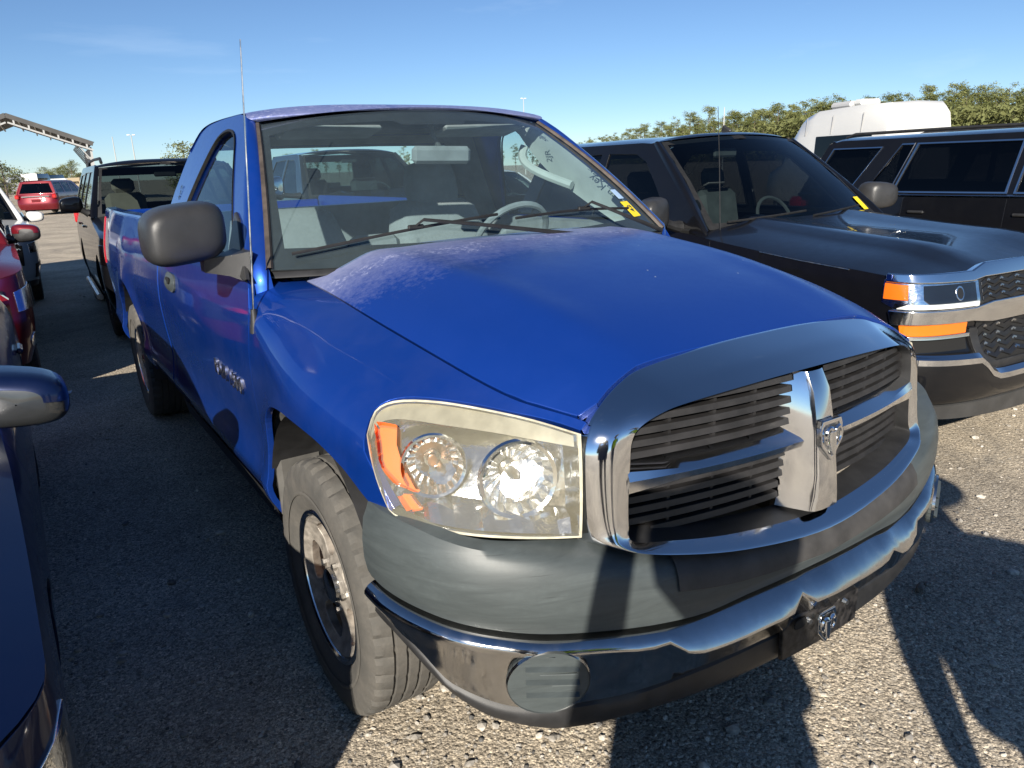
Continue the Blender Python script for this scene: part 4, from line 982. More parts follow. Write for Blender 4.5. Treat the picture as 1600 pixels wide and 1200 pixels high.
    if interior:
        MB().box((0, wb[0]+.22, belt-.07), (2*xb-.12, .50, .10), None, .04).build('dashboard', M_dash, T)
        MB().box((0, (wb[0]+rb[0])/2, sill+.25), (2*xb-.1, rb[0]-wb[0]-.1, .05)).build('cabin_floor', M_void, T)
        for sx in (-.40, .40):
            st = MB().box((sx, wb[0]+1.18, belt-.10), (.46, .14, .62), Euler((-.22, 0, 0)), .06).build('seat_back', gh.get('seat', M_dash), T)
            MB().box((sx, wb[0]+1.27, belt+.29), (.26, .09, .17), Euler((-.15, 0, 0)), .04).build('headrest', gh.get('seat', M_dash), st)
        sw = MB(); cc = Vector((.38, wb[0]+.55, belt-.02))
        sw.tube([cc+Vector((.18*math.cos(a), .08*math.sin(a), .16*math.sin(a))) for a in np.linspace(0, 2*math.pi, 25)], .014, 6, False); sw.build('steering_wheel', M_dash, T)
        MB().box((0, wt[0]+.04, wt[1]-.085), (.24, .03, .065), None, .015).build('rear_view_mirror', M_dash, T)
    if mirror:
        for s in mirror.get('sides', (-1, 1)):
            mx, my, mz = mirror['pos']; dx, dy, dz = mirror['size']; rows = []
            for t, k in ((dy, .94), (dy*.9, 1), (dy*.45, 1), (dy*.18, .93), (dy*.05, .78), (0, .5), (-.002, .02)):
                rows.append([Vector((s*(mx+a*dx*k), my+t-.04*a*k, mz+b*dz*k*(1-.12*a)-mirror.get('droop', .0)*a*k)) for a, b in ell(0, 0, 1, 1, 28, 3.2)])
            mo = loft('side_mirror', rows, mirror['mat'], T, cv=True, sharp=60, flip=(s > 0))
            mobj('mirror_glass', [Vector((s*(mx+a*dx*.86), my+dy+.002-.04*a, mz+b*dz*.86)) for a, b in ell(0, 0, 1, 1, 24, 3.2)], [tuple(range(24))], M_chrome, mo)
            if mirror.get('cap'):
                rows2 = [[p+Vector((0, -.004, .004)) for p in r_[0:15]] for r_ in rows[1:6]]; loft('mirror_cap', rows2, mirror['cap'], mo, sharp=60, flip=(s > 0))
            root = Vector((s*(gx(belt)+.0), my+dy*.6, belt+.02)); q = Vector((s*(mx-dx*.75), my+dy*.5, mz-dz*.62))
            MB().tube([root, root.lerp(q, .5)+Vector((0, 0, -.005)), q], [.045, .032, .035], 10).build('mirror_stalk', M_black, mo)
    if wheelproto: put_wheels(wheelproto, T, (0, WB), W-tyreW/2-.03, Rt)
    return c
def fpanel(c, name, pts, mat, off, parent=None, res=.04, thick=.02, edge=.003, holes=()):
    return panel(name, pts, lambda a, z: tuple(c.Fa(a, z, off)), mat, parent or c.T, res=res, thick=thick, edge=edge, holes=holes)
mirx = lambda P: [(-a, z) for a, z in P[::-1]]
M_paintblack = paint('black_paint', (.004, .0042, .0055), .0, .3, .75, dust=.006)
M_paintnavy = paint('navy_paint', (.002, .008, .040), .25, .3, .7, dust=.01)
M_paintred = paint('maroon_paint', (.11, .004, .008), .25, .3, 1.0, dust=.02)
M_paintwhite = paint('white_car_paint', (.60, .60, .585), .0, .35, 1.0, dust=.05)
M_paintsilver = paint('silver_paint', (.42, .43, .44), .5, .35, 1.0)
M_paintgrey = paint('dark_grey_paint', (.03, .033, .036), .4, .3, 1.0)
M_vanred = paint('van_red_paint', (.13, .004, .010), .2, .3, 1.0, dust=.02)
M_alloy = pm('alloy', (.62, .62, .62), .25, 1, rvar=.1)
M_beige = pm('beige_cloth', (.42, .38, .30), .9, var=.1)

# ------------------------------------------------------------------ ground
def sstep(a, b, x):
    t = max(0, min(1, (x-a)/(b-a))); return t*t*(3-2*t)
def gz(x, y):
    return -.125*sstep(1.1, 2.9, x)
def ground():
    xs = sorted(set([-400, -150, -60, -30, -15, -8]+list(np.arange(-5, 8, .25))+[9, 12, 18, 30, 60, 120, 250, 700]))
    ys = sorted(set([-300, -80, -30, -12]+list(np.arange(-6, 12, .5))+[14, 18, 25, 40, 70, 120, 200, 400, 1200]))
    rows = [[Vector((x, y, gz(x, y))) for x in xs] for y in ys]
    m, n, l, b = nmat('crushed_asphalt_gravel')
    tc = n.new('ShaderNodeTexCoord')
    def vor(scale):
        v = n.new('ShaderNodeTexVoronoi'); v.inputs['Scale'].default_value = scale; l.new(tc.outputs['Object'], v.inputs['Vector']); return v
    v1, v2, v3 = vor(130), vor(62), vor(300)
    sep = n.new('ShaderNodeSeparateColor'); l.new(v1.outputs['Color'], sep.inputs[0])
    r1 = ramp(n, l, sep.outputs[0], .0, 1.0, (.23, .205, .175, 1), (.82, .74, .62, 1)); e = r1.color_ramp.elements.new(.55); e.color = (.48, .43, .36, 1); e = r1.color_ramp.elements.new(.9); e.color = (.63, .56, .465, 1)
    sep2 = n.new('ShaderNodeSeparateColor'); l.new(v2.outputs['Color'], sep2.inputs[0])
    r2_ = ramp(n, l, sep2.outputs[1], .86, .93); big = mixc(n, l, r2_.outputs[0], r1.outputs[0], (.50, .46, .40))
    sep3 = n.new('ShaderNodeSeparateColor'); l.new(v3.outputs['Color'], sep3.inputs[0])
    r3 = ramp(n, l, sep3.outputs[2], .0, 1, (.55, .55, .55, 1), (1.35, 1.32, 1.25, 1))
    mu = n.new('ShaderNodeMix'); mu.data_type = 'RGBA'; mu.blend_type = 'MULTIPLY'; mu.inputs[0].default_value = 1; l.new(big, mu.inputs[6]); l.new(r3.outputs[0], mu.inputs[7])
    big_n = noise(n, l, .9, 9, .68, dist=.6); rb_ = ramp(n, l, big_n.outputs[0], .32, .68, (.66, .65, .64, 1), (1.22, 1.18, 1.11, 1))
    mu2 = n.new('ShaderNodeMix'); mu2.data_type = 'RGBA'; mu2.blend_type = 'MULTIPLY'; mu2.inputs[0].default_value = 1; l.new(mu.outputs[2], mu2.inputs[6]); l.new(rb_.outputs[0], mu2.inputs[7])
    # paler shell-grit lanes farther back
    nn = noise(n, l, 1.9, 8, .7, dist=.8); rr = ramp(n, l, nn.outputs[0], .56, .70, (0, 0, 0, 1), (.55, .55, .55, 1)); c = mixc(n, l, rr.outputs[0], mu2.outputs[2], (.20, .185, .165)); ns_ = noise(n, l, .8, 3, .5); rs = ramp(n, l, ns_.outputs[0], .66, .74, (0, 0, 0, 1), (.45, .45, .45, 1)); c = mixc(n, l, rs.outputs[0], c, (.12, .11, .10))
    l.new(c, b.inputs['Base Color']); b.inputs['Roughness'].default_value = .92; b.inputs['Specular IOR Level'].default_value = .25
    ad = n.new('ShaderNodeMath'); ad.operation = 'ADD'; l.new(v1.outputs['Distance'], ad.inputs[0]); m2 = n.new('ShaderNodeMath'); m2.operation = 'MULTIPLY'; m2.inputs[1].default_value = 1.6; l.new(v2.outputs['Distance'], m2.inputs[0]); l.new(m2.outputs[0], ad.inputs[1])
    inv = n.new('ShaderNodeMath'); inv.operation = 'MULTIPLY'; inv.inputs[1].default_value = -1; l.new(ad.outputs[0], inv.inputs[0])
    bump(n, l, inv.outputs[0], .5, .005, b)
    g = loft('ground', rows, m, None, sharp=180, flip=False); tag(g, kind='structure')
    # loose stones: real geometry, too many to count
    mats = [pm('pale_stone', (.50, .46, .40), .85, var=.25, vscale=40), pm('grey_stone', (.30, .275, .24), .85, var=.3, vscale=40), pm('dark_asphalt_chip', (.12, .115, .108), .8, var=.3, vscale=40)]
    rnd = random.Random(3); base = []
    for k in range(6):
        bm = bmesh.new(); bmesh.ops.create_icosphere(bm, subdivisions=1, radius=1)
        for v in bm.verts: v.co *= rnd.uniform(.7, 1.15)
        base.append(([v.co.copy() for v in bm.verts], [tuple(v.index for v in f.verts) for f in bm.faces])); bm.free()
    for mi, mt in enumerate(mats):
        V = []; Fc = []; N = (4200, 6500, 900)[mi]
        for k in range(N):
            # denser near the camera
            d = 1.2+12*rnd.random()**1.9; a = YAW+rnd.uniform(-.75, .75); x, y = CAM.x+d*math.sin(a), CAM.y+d*math.cos(a)
            s = rnd.uniform(.003, .008)*(1 if rnd.random() < .90 else rnd.uniform(1.5, 2.6)); bv, bf = base[rnd.randrange(6)]; i0 = len(V); R3 = Matrix.Rotation(rnd.random()*6.3, 3, 'Z')
            sx, sy, sz = s*rnd.uniform(.8, 1.4), s*rnd.uniform(.7, 1.2), s*rnd.uniform(.45, .8)
            z = gz(x, y)
            V += [Vector(R3 @ Vector((q.x*sx, q.y*sy, q.z*sz)))+Vector((x, y, z+sz*.35)) for q in bv]; Fc += [tuple(i+i0 for i in f) for f in bf]
        o = mobj(('pale_gravel', 'grey_gravel', 'asphalt_chips')[mi], V, Fc, mt, None, False)
        tag(o, ('scattered pale loose stones over the gravel lot', 'scattered grey loose gravel over the parking lot', 'dark asphalt crumbs scattered over the gravel lot')[mi], 'gravel', kind='stuff')
    # a few countable bits
    for i, (x, y, sx, nm, lb, mt) in enumerate(((-1.46, 4.55, .16, 'paper_scrap', 'white scrap of litter lying in the lane beside the maroon car', M_paper), (1.0, -.72, .05, 'rubble_lump', 'dark lump of broken asphalt beside the small hollow at right', mats[2]))):
        bv, bf = base[i]; z = gz(x, y)
        o = mobj(nm, [Vector((q.x*sx*.6, q.y*sx*.35, q.z*(sx*.08 if i == 0 else sx*.5))) for q in bv], bf, mt, None, False); o.location = (x, y, z+.015); o.rotation_euler = (0, 0, .5); tag(o, lb, 'litter' if i == 0 else 'rubble')
ground()

# ------------------------------------------------------------------ vehicles
build_blue_pickup()
WP = {}
WP['black18'] = wheel_proto('spare_wheel', .40, .26, .245, 6, M_chrome, M_tyre2, hole=(.42, .86), wide=.28)
WP['car17'] = wheel_proto('spare_wheel', .345, .225, .225, 5, M_alloy, M_tyre2, hole=(.34, .88), wide=.31)
WP['suv17'] = wheel_proto('spare_wheel', .37, .235, .225, 7, M_chromedull, M_tyre2, hole=(.40, .87), wide=.27)

def black_pickup():
    sh = [(-.97, 1.035), (-.6, 1.075), (0, 1.115), (.6, 1.17), (.85, 1.20), (1.2, 1.215), (3, 1.23), (4.88, 1.28)]
    gh = dict(belt=1.215, wb=(.74, 1.215), wt=(1.44, 1.795), rt=(2.95, 1.80), rb=(3.15, 1.22), xb=.93, xt=.71)
    wins = [[(1.06, 1.25), (1.30, 1.49), (1.50, 1.67), (1.64, 1.725), (1.98, 1.735), (1.98, 1.25)], [(2.07, 1.25), (2.07, 1.735), (2.62, 1.72), (2.80, 1.60), (2.90, 1.25)]]
    c = car('pickup_truck', 'black crew-cab pickup with chrome bars and amber marker beside the blue truck', 'pickup truck', (3.12, .765, -.12), -.054, M_paintblack, 1.015, -.97, 4.88, 3.645, .40, sh, gh, wins, [.62, 2.02, 2.98, 3.22], D=.40, n=3.6, crown=.085, bulge=.030, pickup=True, wheelproto=WP['black18'], sill=.40,
            lean=ip([.3, .45, .62, .7, .8, .92, 1.0, 1.10, 1.2], [.10, .02, .0, .04, .06, .05, .07, .10, .15]), mirror=dict(pos=(1.165, .86, 1.335), size=(.125, .15, .105), mat=M_mirrorp), res=.06)
    T = c.T
    # lamps, chrome bars, meshes on the front, all built on the curved nose
    fpanel(c, 'upper_chrome_bar', [(-.97, 1.055), (-.30, 1.045), (-.23, 1.058), (.23, 1.058), (.30, 1.045), (.97, 1.055), (.97, 1.085), (.30, 1.085), (.22, 1.118), (-.22, 1.118), (-.30, 1.085), (-.97, 1.085)], M_chrome, .020, thick=.05, edge=.008)
    fpanel(c, 'mid_chrome_bar', [(-.90, .845), (-.30, .845), (-.18, .825), (.18, .825), (.30, .845), (.90, .845), (.93, .905), (.30, .905), (.20, .925), (-.20, .925), (-.30, .905), (-.93, .905)], M_chrome, .024, thick=.05, edge=.010)
    fpanel(c, 'grille_opening', [(-.26, .66), (-.20, .60), (.20, .60), (.26, .66), (.26, 1.05), (-.26, 1.05)], M_void, .004, thick=0)
    fpanel(c, 'lower_surround', [(-.31, .80), (-.275, .64), (-.22, .585), (.22, .585), (.275, .64), (.31, .80), (.265, .80), (.24, .665), (.19, .625), (-.19, .625), (-.24, .665), (-.265, .80)], M_black, .018, thick=.04)
    for row, (z0, z1, w, nrow) in enumerate(((.942, 1.046, .25, 3), (.640, .815, .25, 4))):
        for r_ in range(nrow):
            zz = z0+(z1-z0)*(r_+.5)/nrow; pts = []; N = 7; hh = (z1-z0)/nrow*.36
            for k in range(2*N+1):
                a = -w+2*w*k/(2*N); pts.append((a, zz+(hh*.7 if k % 2 else -hh*.7)))
            poly = [(a, z+hh*.55) for a, z in pts][::-1]; poly = [(a, z-hh*.75) for a, z in pts]+poly
            fpanel(c, 'grille_slat', poly, pm('black_mesh', (.010, .010, .011), .4), .012, thick=.02, res=.05)
            for k in range(1, 2*N, 2):
                a, z = pts[k]; fpanel(c, 'slat_tip', [(a-.010, z-hh*.2), (a, z+hh*.35), (a+.010, z-hh*.2), (a+.006, z-hh*.6), (a, z-hh*.1), (a-.006, z-hh*.6)], M_chromedull, .017, thick=.006, edge=.001, res=.05)
    for s in (-1, 1):
        P = (lambda q: q) if s < 0 else mirx
        hd = fpanel(c, 'headlight', P([(-.985, .945), (-.90, .915), (-.32, .912), (-.265, .925), (-.265, 1.046), (-.985, 1.056)]), M_reflector, .006, thick=.02)
        fpanel(c, 'projector', P([(-.66, .965), (-.62, .945), (-.29, .945), (-.29, 1.030), (-.66, 1.030)]), pm('dark_projector', (.02, .022, .025), .12, .5, coat=1), .012, hd, thick=.012)
        pj = fpanel(c, 'projector_ring', P(ell(-.40, .988, .026, .034, 20)), M_reflector, .016, hd, thick=.008); fpanel(c, 'projector_lens', P(ell(-.40, .988, .019, .025, 16)), M_void, .019, hd, thick=.004)
        fpanel(c, 'marker', P([(-.975, .965), (-.80, .965), (-.80, 1.035), (-.975, 1.04)]), M_amber, .014, hd, thick=.02)
        fpanel(c, 'lamp_strip', P([(-.88, .920), (-.28, .918), (-.28, .938), (-.80, .940)]), pm('white_led_strip', (.8, .8, .76), .25, .1, bmp=.6, bscale=120), .016, hd, thick=.02)
        fpanel(c, 'lens', P([(-.98, .95), (-.90, .917), (-.27, .915), (-.27, 1.045), (-.98, 1.05)]), M_clear, .028, hd, thick=0)
        fpanel(c, 'turn_lamp', P([(-.82, .785), (-.33, .785), (-.33, .835), (-.84, .835)]), M_amber, .014, thick=.03)
        fpanel(c, 'turn_lamp_trim', P([(-.90, .765), (-.31, .765), (-.31, .780), (-.90, .780)]), M_chrome, .018, thick=.03)
        fpanel(c, 'lamp_gap', P([(-.90, .70), (-.32, .70), (-.32, .76), (-.90, .76)]), M_void, .003, thick=0)
    # bumper
    rows = []
    for a in np.linspace(-1.0, 1.0, 49):
        t = abs(a); zt = ip([0, .19, .25, .33, 1.0], [.585, .585, .61, .69, .70])(t)
        rows.append([c.Fa(a, .50, 0)*1+Vector((0, 0, zt-.50+.0)), c.Fa(a, .50, .045)+Vector((0, 0, zt-.50)), c.Fa(a, .50, .07)+Vector((0, 0, zt-.52)), c.Fa(a, .50, .075)+Vector((0, 0, zt-.60)), c.Fa(a, .50, .068)+Vector((0, 0, -.02)), c.Fa(a, .50, .05)+Vector((0, 0, -.055)), c.Fa(a, .50, 0)+Vector((0, 0, -.06))])
    loft('front_bumper', [cr(r_, 2) for r_ in rows], M_paintblack, T, sharp=60, flip=True)
    rows = [[p+Vector((0, -.004, .004)) for p in (r_[1], r_[2], r_[2].lerp(r_[3], .35))] for r_ in rows]
    loft('bumper_edge', rows, M_chrome, T, flip=True)
    rows = []
    for a in np.linspace(-1.0, 1.0, 33):
        t = abs(a); rows.append([c.Fa(a, .45, .03)+Vector((0, 0, -.01)), c.Fa(a, .45, .05)+Vector((0, 0, -.02)), c.Fa(a, .45, .035)+Vector((0, 0, -.12+.05*t)), c.Fa(a, .45, -.05)+Vector((0, 0, -.14+.05*t))])
    loft('lower_valance', rows, pm('grey_valance', (.045, .045, .045), .5, var=.2), T, sharp=50, flip=True)
    # antenna, roof fin, hood seams
    b = Vector((-.80, .70, 1.19)); MB().tube([b, b+Vector((0, .03, .45)), b+Vector((.0, .06, .80))], [.004, .003, .002], 6).build('antenna_mast', M_black, T)
    fin = [[Vector((.33+w*.02, 1.62, 1.835)) for w in (-1, 1)], [Vector((.33+w*.028, 1.72, 1.870)) for w in (-1, 1)], [Vector((.33+w*.015, 1.83, 1.925)) for w in (-1, 1)], [Vector((.33+w*.018, 1.86, 1.84)) for w in (-1, 1)]]
    fb = MB(); fb.box((.33, 1.75, 1.855), (.075, .20, .04), Euler((.1, 0, 0)), .015); fb.box((.33, 1.80, 1.885), (.03, .10, .06), Euler((.5, 0, 0)), .01); fb.build('roof_fin', M_black, T)
    for nm, sa, sb, ha, hb, mt in (('yellow_sticker', .84, .93, .06, .20, M_yellow),):
        panel(nm, [(sa*.93, ha*.93), (sb*.93, ha*.93), (sb*.93, hb*.93), (sa*.93, hb*.93)], lambda u, v: tuple(c.WS(u/.93, v/.93)+Vector((0, -.006, .006))), mt, T, res=.05, thick=.001)
    for s0, s1, h0, h1 in ((-.85, -.05, .05, .10), (.0, .75, .05, .10)):
        MB().tube([c.WS(s0+(s1-s0)*t, h0+(h1-h0)*t)+Vector((0, -.02, .016)) for t in np.linspace(0, 1, 8)], .008, 6).build('wiper_blade', M_rubber, T)
    for s in (-1, 1):
        MB().tube([(s*(c.Xs(y, z)+.003), y, z) for y, z in ((-.42, 1.085), (-.1, 1.105), (.2, 1.13))], .004, 5).build('fender_moulding', M_chromedull, T)
black_pickup()

def big_suv():
    sh = [(-1.0, 1.00), (-.5, 1.08), (.3, 1.14), (.9, 1.20), (1.5, 1.235), (3, 1.265), (4.6, 1.29)]
    gh = dict(belt=1.25, wb=(.72, 1.22), wt=(1.45, 1.78), rt=(4.45, 1.80), rb=(4.68, 1.28), xb=.95, xt=.745)
    wins = [[(1.22, 1.29), (1.52, 1.56), (1.72, 1.70), (2.33, 1.725), (2.36, 1.29)], [(2.46, 1.29), (2.44, 1.725), (3.40, 1.73), (3.52, 1.29)], [(3.57, 1.30), (3.45, 1.73), (3.58, 1.73), (3.84, 1.30)], [(4.02, 1.33), (3.80, 1.71), (4.36, 1.71), (4.52, 1.33)]]
    c = car('suv', 'long black SUV with chrome-framed dark windows beyond the black pickup', 'SUV', (6.92, -1.0, -.13), -.02, M_paintblack, 1.02, -1.0, 4.72, 3.302, .40, sh, gh, wins, [.66, 2.42, 3.40], wheelproto=WP['black18'], crown=.09, trim=M_chrome, mirror=dict(pos=(1.17, .98, 1.34), size=(.12, .14, .10), mat=M_paintblack), sill=.36, roofcrown=.045)
    for s in (-1, 1): MB().tube([(s*.66, y, 1.835+z) for y, z in ((1.75, 0), (1.85, .03), (3.0, .035), (4.2, .03), (4.3, 0))], .016, 8).build('roof_rail', M_black, c.T)
    for s in (-1, 1):
        P = (lambda q: q) if s < 0 else mirx
        fpanel(c, 'headlight', P([(-.97, .90), (-.6, .90), (-.6, 1.02), (-.97, 1.04)]), M_reflector, .01)
    fpanel(c, 'grille', [(-.56, .62), (.56, .62), (.56, 1.02), (-.56, 1.02)], M_slat, .012)
big_suv()

def navy_car():
    sh = [(-.92, .72), (-.6, .80), (0, .865), (.6, .93), (.9, .955), (2.0, .97), (3.6, .99)]
    gh = dict(belt=.965, wb=(.62, .955), wt=(1.42, 1.40), rt=(2.5, 1.40), rb=(3.25, 1.0), xb=.845, xt=.60, deck=True)
    wins = [[(1.02, 1.0), (1.38, 1.22), (1.60, 1.33), (1.86, 1.35), (1.90, 1.0)], [(1.98, 1.0), (1.95, 1.35), (2.45, 1.33), (2.80, 1.16), (2.86, 1.02)]]
    c = car('sedan', 'dark navy sedan at the lower left edge, only its fender and mirror in view', 'car', (-2.57, -.28, 0), .0, M_paintnavy, .945, -.96, 3.85, 2.85, .345, sh, gh, wins, [.58, 1.94, 2.75], D=.55, n=2.15, crown=.07, wheelproto=WP['car17'], sill=.24, mirror=dict(pos=(.945, .62, 1.005), size=(.125, .17, .075), mat=M_paintgrey, droop=.01, cap=M_paintnavy),
            prof=ip([.15, .24, .40, .55, .68, .80, .90, .97, 1.1], [.10, .05, .02, .012, .0, .006, .03, .07, .1]), lean=ip([.2, .35, .5, .65, .8, .9], [.03, .0, .0, .03, .10, .16]), res=.05, archr=1.14)
    for s in (-1, 1):
        P = (lambda q: q) if s < 0 else mirx
        hd = fpanel(c, 'headlight', P([(-.94, .60), (-.70, .56), (-.50, .58), (-.52, .68), (-.75, .74), (-.93, .76)]), M_reflector, .006)
        fpanel(c, 'marker', P([(-.80, .585), (-.70, .575), (-.70, .70), (-.80, .715)]), M_amber, .010, hd)
        fpanel(c, 'lens', P([(-.945, .595), (-.70, .555), (-.495, .575), (-.515, .685), (-.75, .745), (-.935, .765)]), M_clear, .018, hd, thick=0)
    fpanel(c, 'grille', [(-.42, .36), (.42, .36), (.48, .62), (-.48, .62)], M_slat, .006)
navy_car()

def maroon_car():
    sh = [(-.95, .86), (-.5, .97), (.1, 1.02), (.7, 1.07), (1.2, 1.09), (3.9, 1.11)]
    gh = dict(belt=1.09, wb=(.65, 1.07), wt=(1.35, 1.60), rt=(3.5, 1.62), rb=(3.85, 1.12), xb=.87, xt=.64)
    wins = [[(1.05, 1.12), (1.40, 1.45), (1.62, 1.54), (1.98, 1.56), (2.0, 1.12)], [(2.08, 1.12), (2.06, 1.56), (2.75, 1.55), (2.85, 1.12)], [(2.95, 1.14), (2.88, 1.54), (3.35, 1.50), (3.5, 1.16)]]
    c = car('crossover', 'maroon car with a red-capped mirror behind the navy sedan', 'car', (-2.45, 5.25, 0), .0, M_paintred, .94, -.92, 3.95, 2.82, .37, sh, gh, wins, [.60, 2.03, 2.9], D=.46, n=2.8, crown=.06, wheelproto=WP['suv17'], sill=.28, mirror=dict(pos=(1.015, .78, 1.145), size=(.11, .15, .075), mat=M_black, cap=M_vanred))
    for s in (-1, 1):
        P = (lambda q: q) if s < 0 else mirx
        hd = fpanel(c, 'headlight', P([(-.935, .70), (-.62, .68), (-.62, .82), (-.93, .86)]), M_reflector, .006); fpanel(c, 'lens', P([(-.94, .695), (-.615, .675), (-.615, .825), (-.935, .865)]), M_clear, .02, hd, thick=0)
        fpanel(c, 'fog_lamp', P(ell(-.80, .45, .06, .05, 16)), M_reflector, .008)
    fpanel(c, 'grille', [(-.5, .62), (.5, .62), (.52, .84), (-.52, .84)], M_slat, .008)
maroon_car()

def white_car():
    sh = [(-.95, .84), (-.5, .95), (.1, 1.0), (.7, 1.05), (1.2, 1.07), (3.8, 1.10)]
    gh = dict(belt=1.07, wb=(.62, 1.05), wt=(1.40, 1.58), rt=(3.4, 1.60), rb=(3.8, 1.12), xb=.86, xt=.62)
    wins = [[(1.05, 1.10), (1.40, 1.43), (1.62, 1.52), (1.98, 1.54), (2.0, 1.10)], [(2.08, 1.10), (2.06, 1.54), (2.75, 1.53), (2.85, 1.10)]]
    c = car('crossover', 'white crossover with black trim standing behind the maroon car', 'car', (-2.21, 10.55, 0), .0, M_paintwhite, .93, -.92, 3.85, 2.75, .36, sh, gh, wins, [.60, 2.03, 2.9], D=.46, n=2.8, crown=.06, wheelproto=WP['suv17'], sill=.27, mirror=dict(pos=(1.01, .74, 1.10), size=(.11, .14, .075), mat=M_paintwhite))
    for s in (-1, 1):
        P = (lambda q: q) if s < 0 else mirx
        hd = fpanel(c, 'headlight', P([(-.925, .72), (-.60, .70), (-.60, .81), (-.92, .86)]), M_reflector, .006); fpanel(c, 'lens', P([(-.93, .715), (-.595, .695), (-.595, .815), (-.925, .865)]), M_clear, .02, hd, thick=0)
        fg = fpanel(c, 'fog_lamp_bezel', P([(-.90, .38), (-.68, .38), (-.68, .55), (-.90, .58)]), M_slat, .006); fpanel(c, 'fog_lamp', P(ell(-.79, .47, .05, .05, 14)), M_reflector, .010, fg)
    fpanel(c, 'grille', [(-.48, .55), (.48, .55), (.5, .80), (-.5, .80)], M_slat, .008)
    fpanel(c, 'lower_trim', [(-.93, .27), (.93, .27), (.93, .34), (-.93, .34)], M_black, .006)
white_car()

def boxy_suv():
    sh = [(-.90, .98), (-.5, 1.06), (.1, 1.11), (.7, 1.17), (1.2, 1.21), (4.0, 1.23)]
    gh = dict(belt=1.21, wb=(.72, 1.18), wt=(1.18, 1.705), rt=(3.85, 1.74), rb=(4.02, 1.22), xb=.88, xt=.71, seat=M_beige)
    wins = [[(1.02, 1.25), (1.22, 1.50), (1.36, 1.64), (1.46, 1.665), (1.95, 1.67), (1.95, 1.25)], [(2.04, 1.25), (2.04, 1.67), (2.82, 1.67), (2.88, 1.25)], [(2.97, 1.26), (2.95, 1.66), (3.68, 1.64), (3.76, 1.27)]]
    c = car('suv', 'black boxy SUV with roof rails parked close behind the blue truck', 'SUV', (.06, 6.75, 0), -.031, M_paintblack, .93, -.90, 4.05, 2.967, .38, sh, gh, wins, [.62, 2.0, 2.92], wheelproto=WP['suv17'], crown=.06, sill=.36, glassmat=M_midtint, wsmat=glass('dark_windshield', (.22, .25, .26), 1.5), tailglass=M_midtint, mirror=dict(pos=(1.03, .84, 1.325), size=(.115, .14, .085), mat=M_paintblack), roofcrown=.05)
    for s in (-1, 1):
        MB().tube([(s*.63, y, 1.78+z) for y, z in ((1.45, -.015), (1.55, .035), (2.6, .045), (3.55, .035), (3.65, -.01))], .017, 8).build('roof_rail', M_black, c.T)
        MB().tube([(s*.94, y, .36) for y in (.50, 1.0, 2.0, 2.45)], .035, 8).build('running_board', M_chromedull, c.T)
        P = (lambda q: q) if s < 0 else mirx
        fpanel(c, 'headlight', P([(-.90, .80), (-.62, .80), (-.62, .98), (-.90, .98)]), M_reflector, .01)
    fpanel(c, 'grille', [(-.5, .72), (.5, .72), (.5, 1.0), (-.5, 1.0)], M_chromedull, .012)
boxy_suv()

def rear_pickup():
    sh = [(-.97, 1.06), (-.6, 1.10), (0, 1.15), (.6, 1.20), (.9, 1.23), (1.3, 1.25), (3, 1.26), (4.8, 1.30)]
    gh = dict(belt=1.25, wb=(.74, 1.23), wt=(1.42, 1.80), rt=(2.9, 1.82), rb=(3.1, 1.26), xb=.93, xt=.72)
    wins = [[(1.06, 1.28), (1.5, 1.69), (1.64, 1.745), (1.98, 1.755), (1.98, 1.28)], [(2.07, 1.28), (2.07, 1.755), (2.62, 1.74), (2.88, 1.28)]]
    c = car('pickup_truck', 'dark pickup with towing mirrors and chrome grille seen through the blue cab', 'pickup truck', (2.72, 7.5, 0), -.04, M_paintgrey, 1.01, -.97, 4.8, 3.6, .40, sh, gh, wins, [.62, 2.02, 2.98, 3.2], D=.34, n=4, crown=.08, bulge=.02, pickup=True, wheelproto=WP['black18'], sill=.40, mirror=dict(pos=(1.24, .80, 1.38), size=(.11, .13, .15), mat=M_chrome), res=.08)
    fpanel(c, 'grille_frame', [(-.58, .70), (.58, .70), (.62, 1.10), (-.62, 1.10)], M_chrome, .02, holes=[[(-.50, .77), (.50, .77), (.53, .88), (-.53, .88)], [(-.53, .94), (.53, .94), (.54, 1.04), (-.54, 1.04)]], thick=.04)
    fpanel(c, 'grille_mesh', [(-.56, .74), (.56, .74), (.58, 1.06), (-.58, 1.06)], M_slat, .006, thick=0)
    for s in (-1, 1):
        P = (lambda q: q) if s < 0 else mirx
        hd = fpanel(c, 'headlight', P([(-.97, .84), (-.68, .84), (-.66, 1.06), (-.97, 1.06)]), M_reflector, .01); fpanel(c, 'lens', P([(-.975, .835), (-.675, .835), (-.655, 1.065), (-.975, 1.065)]), M_clear, .022, hd, thick=0)
    fpanel(c, 'front_bumper', [(-.98, .46), (.98, .46), (.98, .66), (-.98, .66)], M_chrome, .06, thick=.06, edge=.02)
rear_pickup()
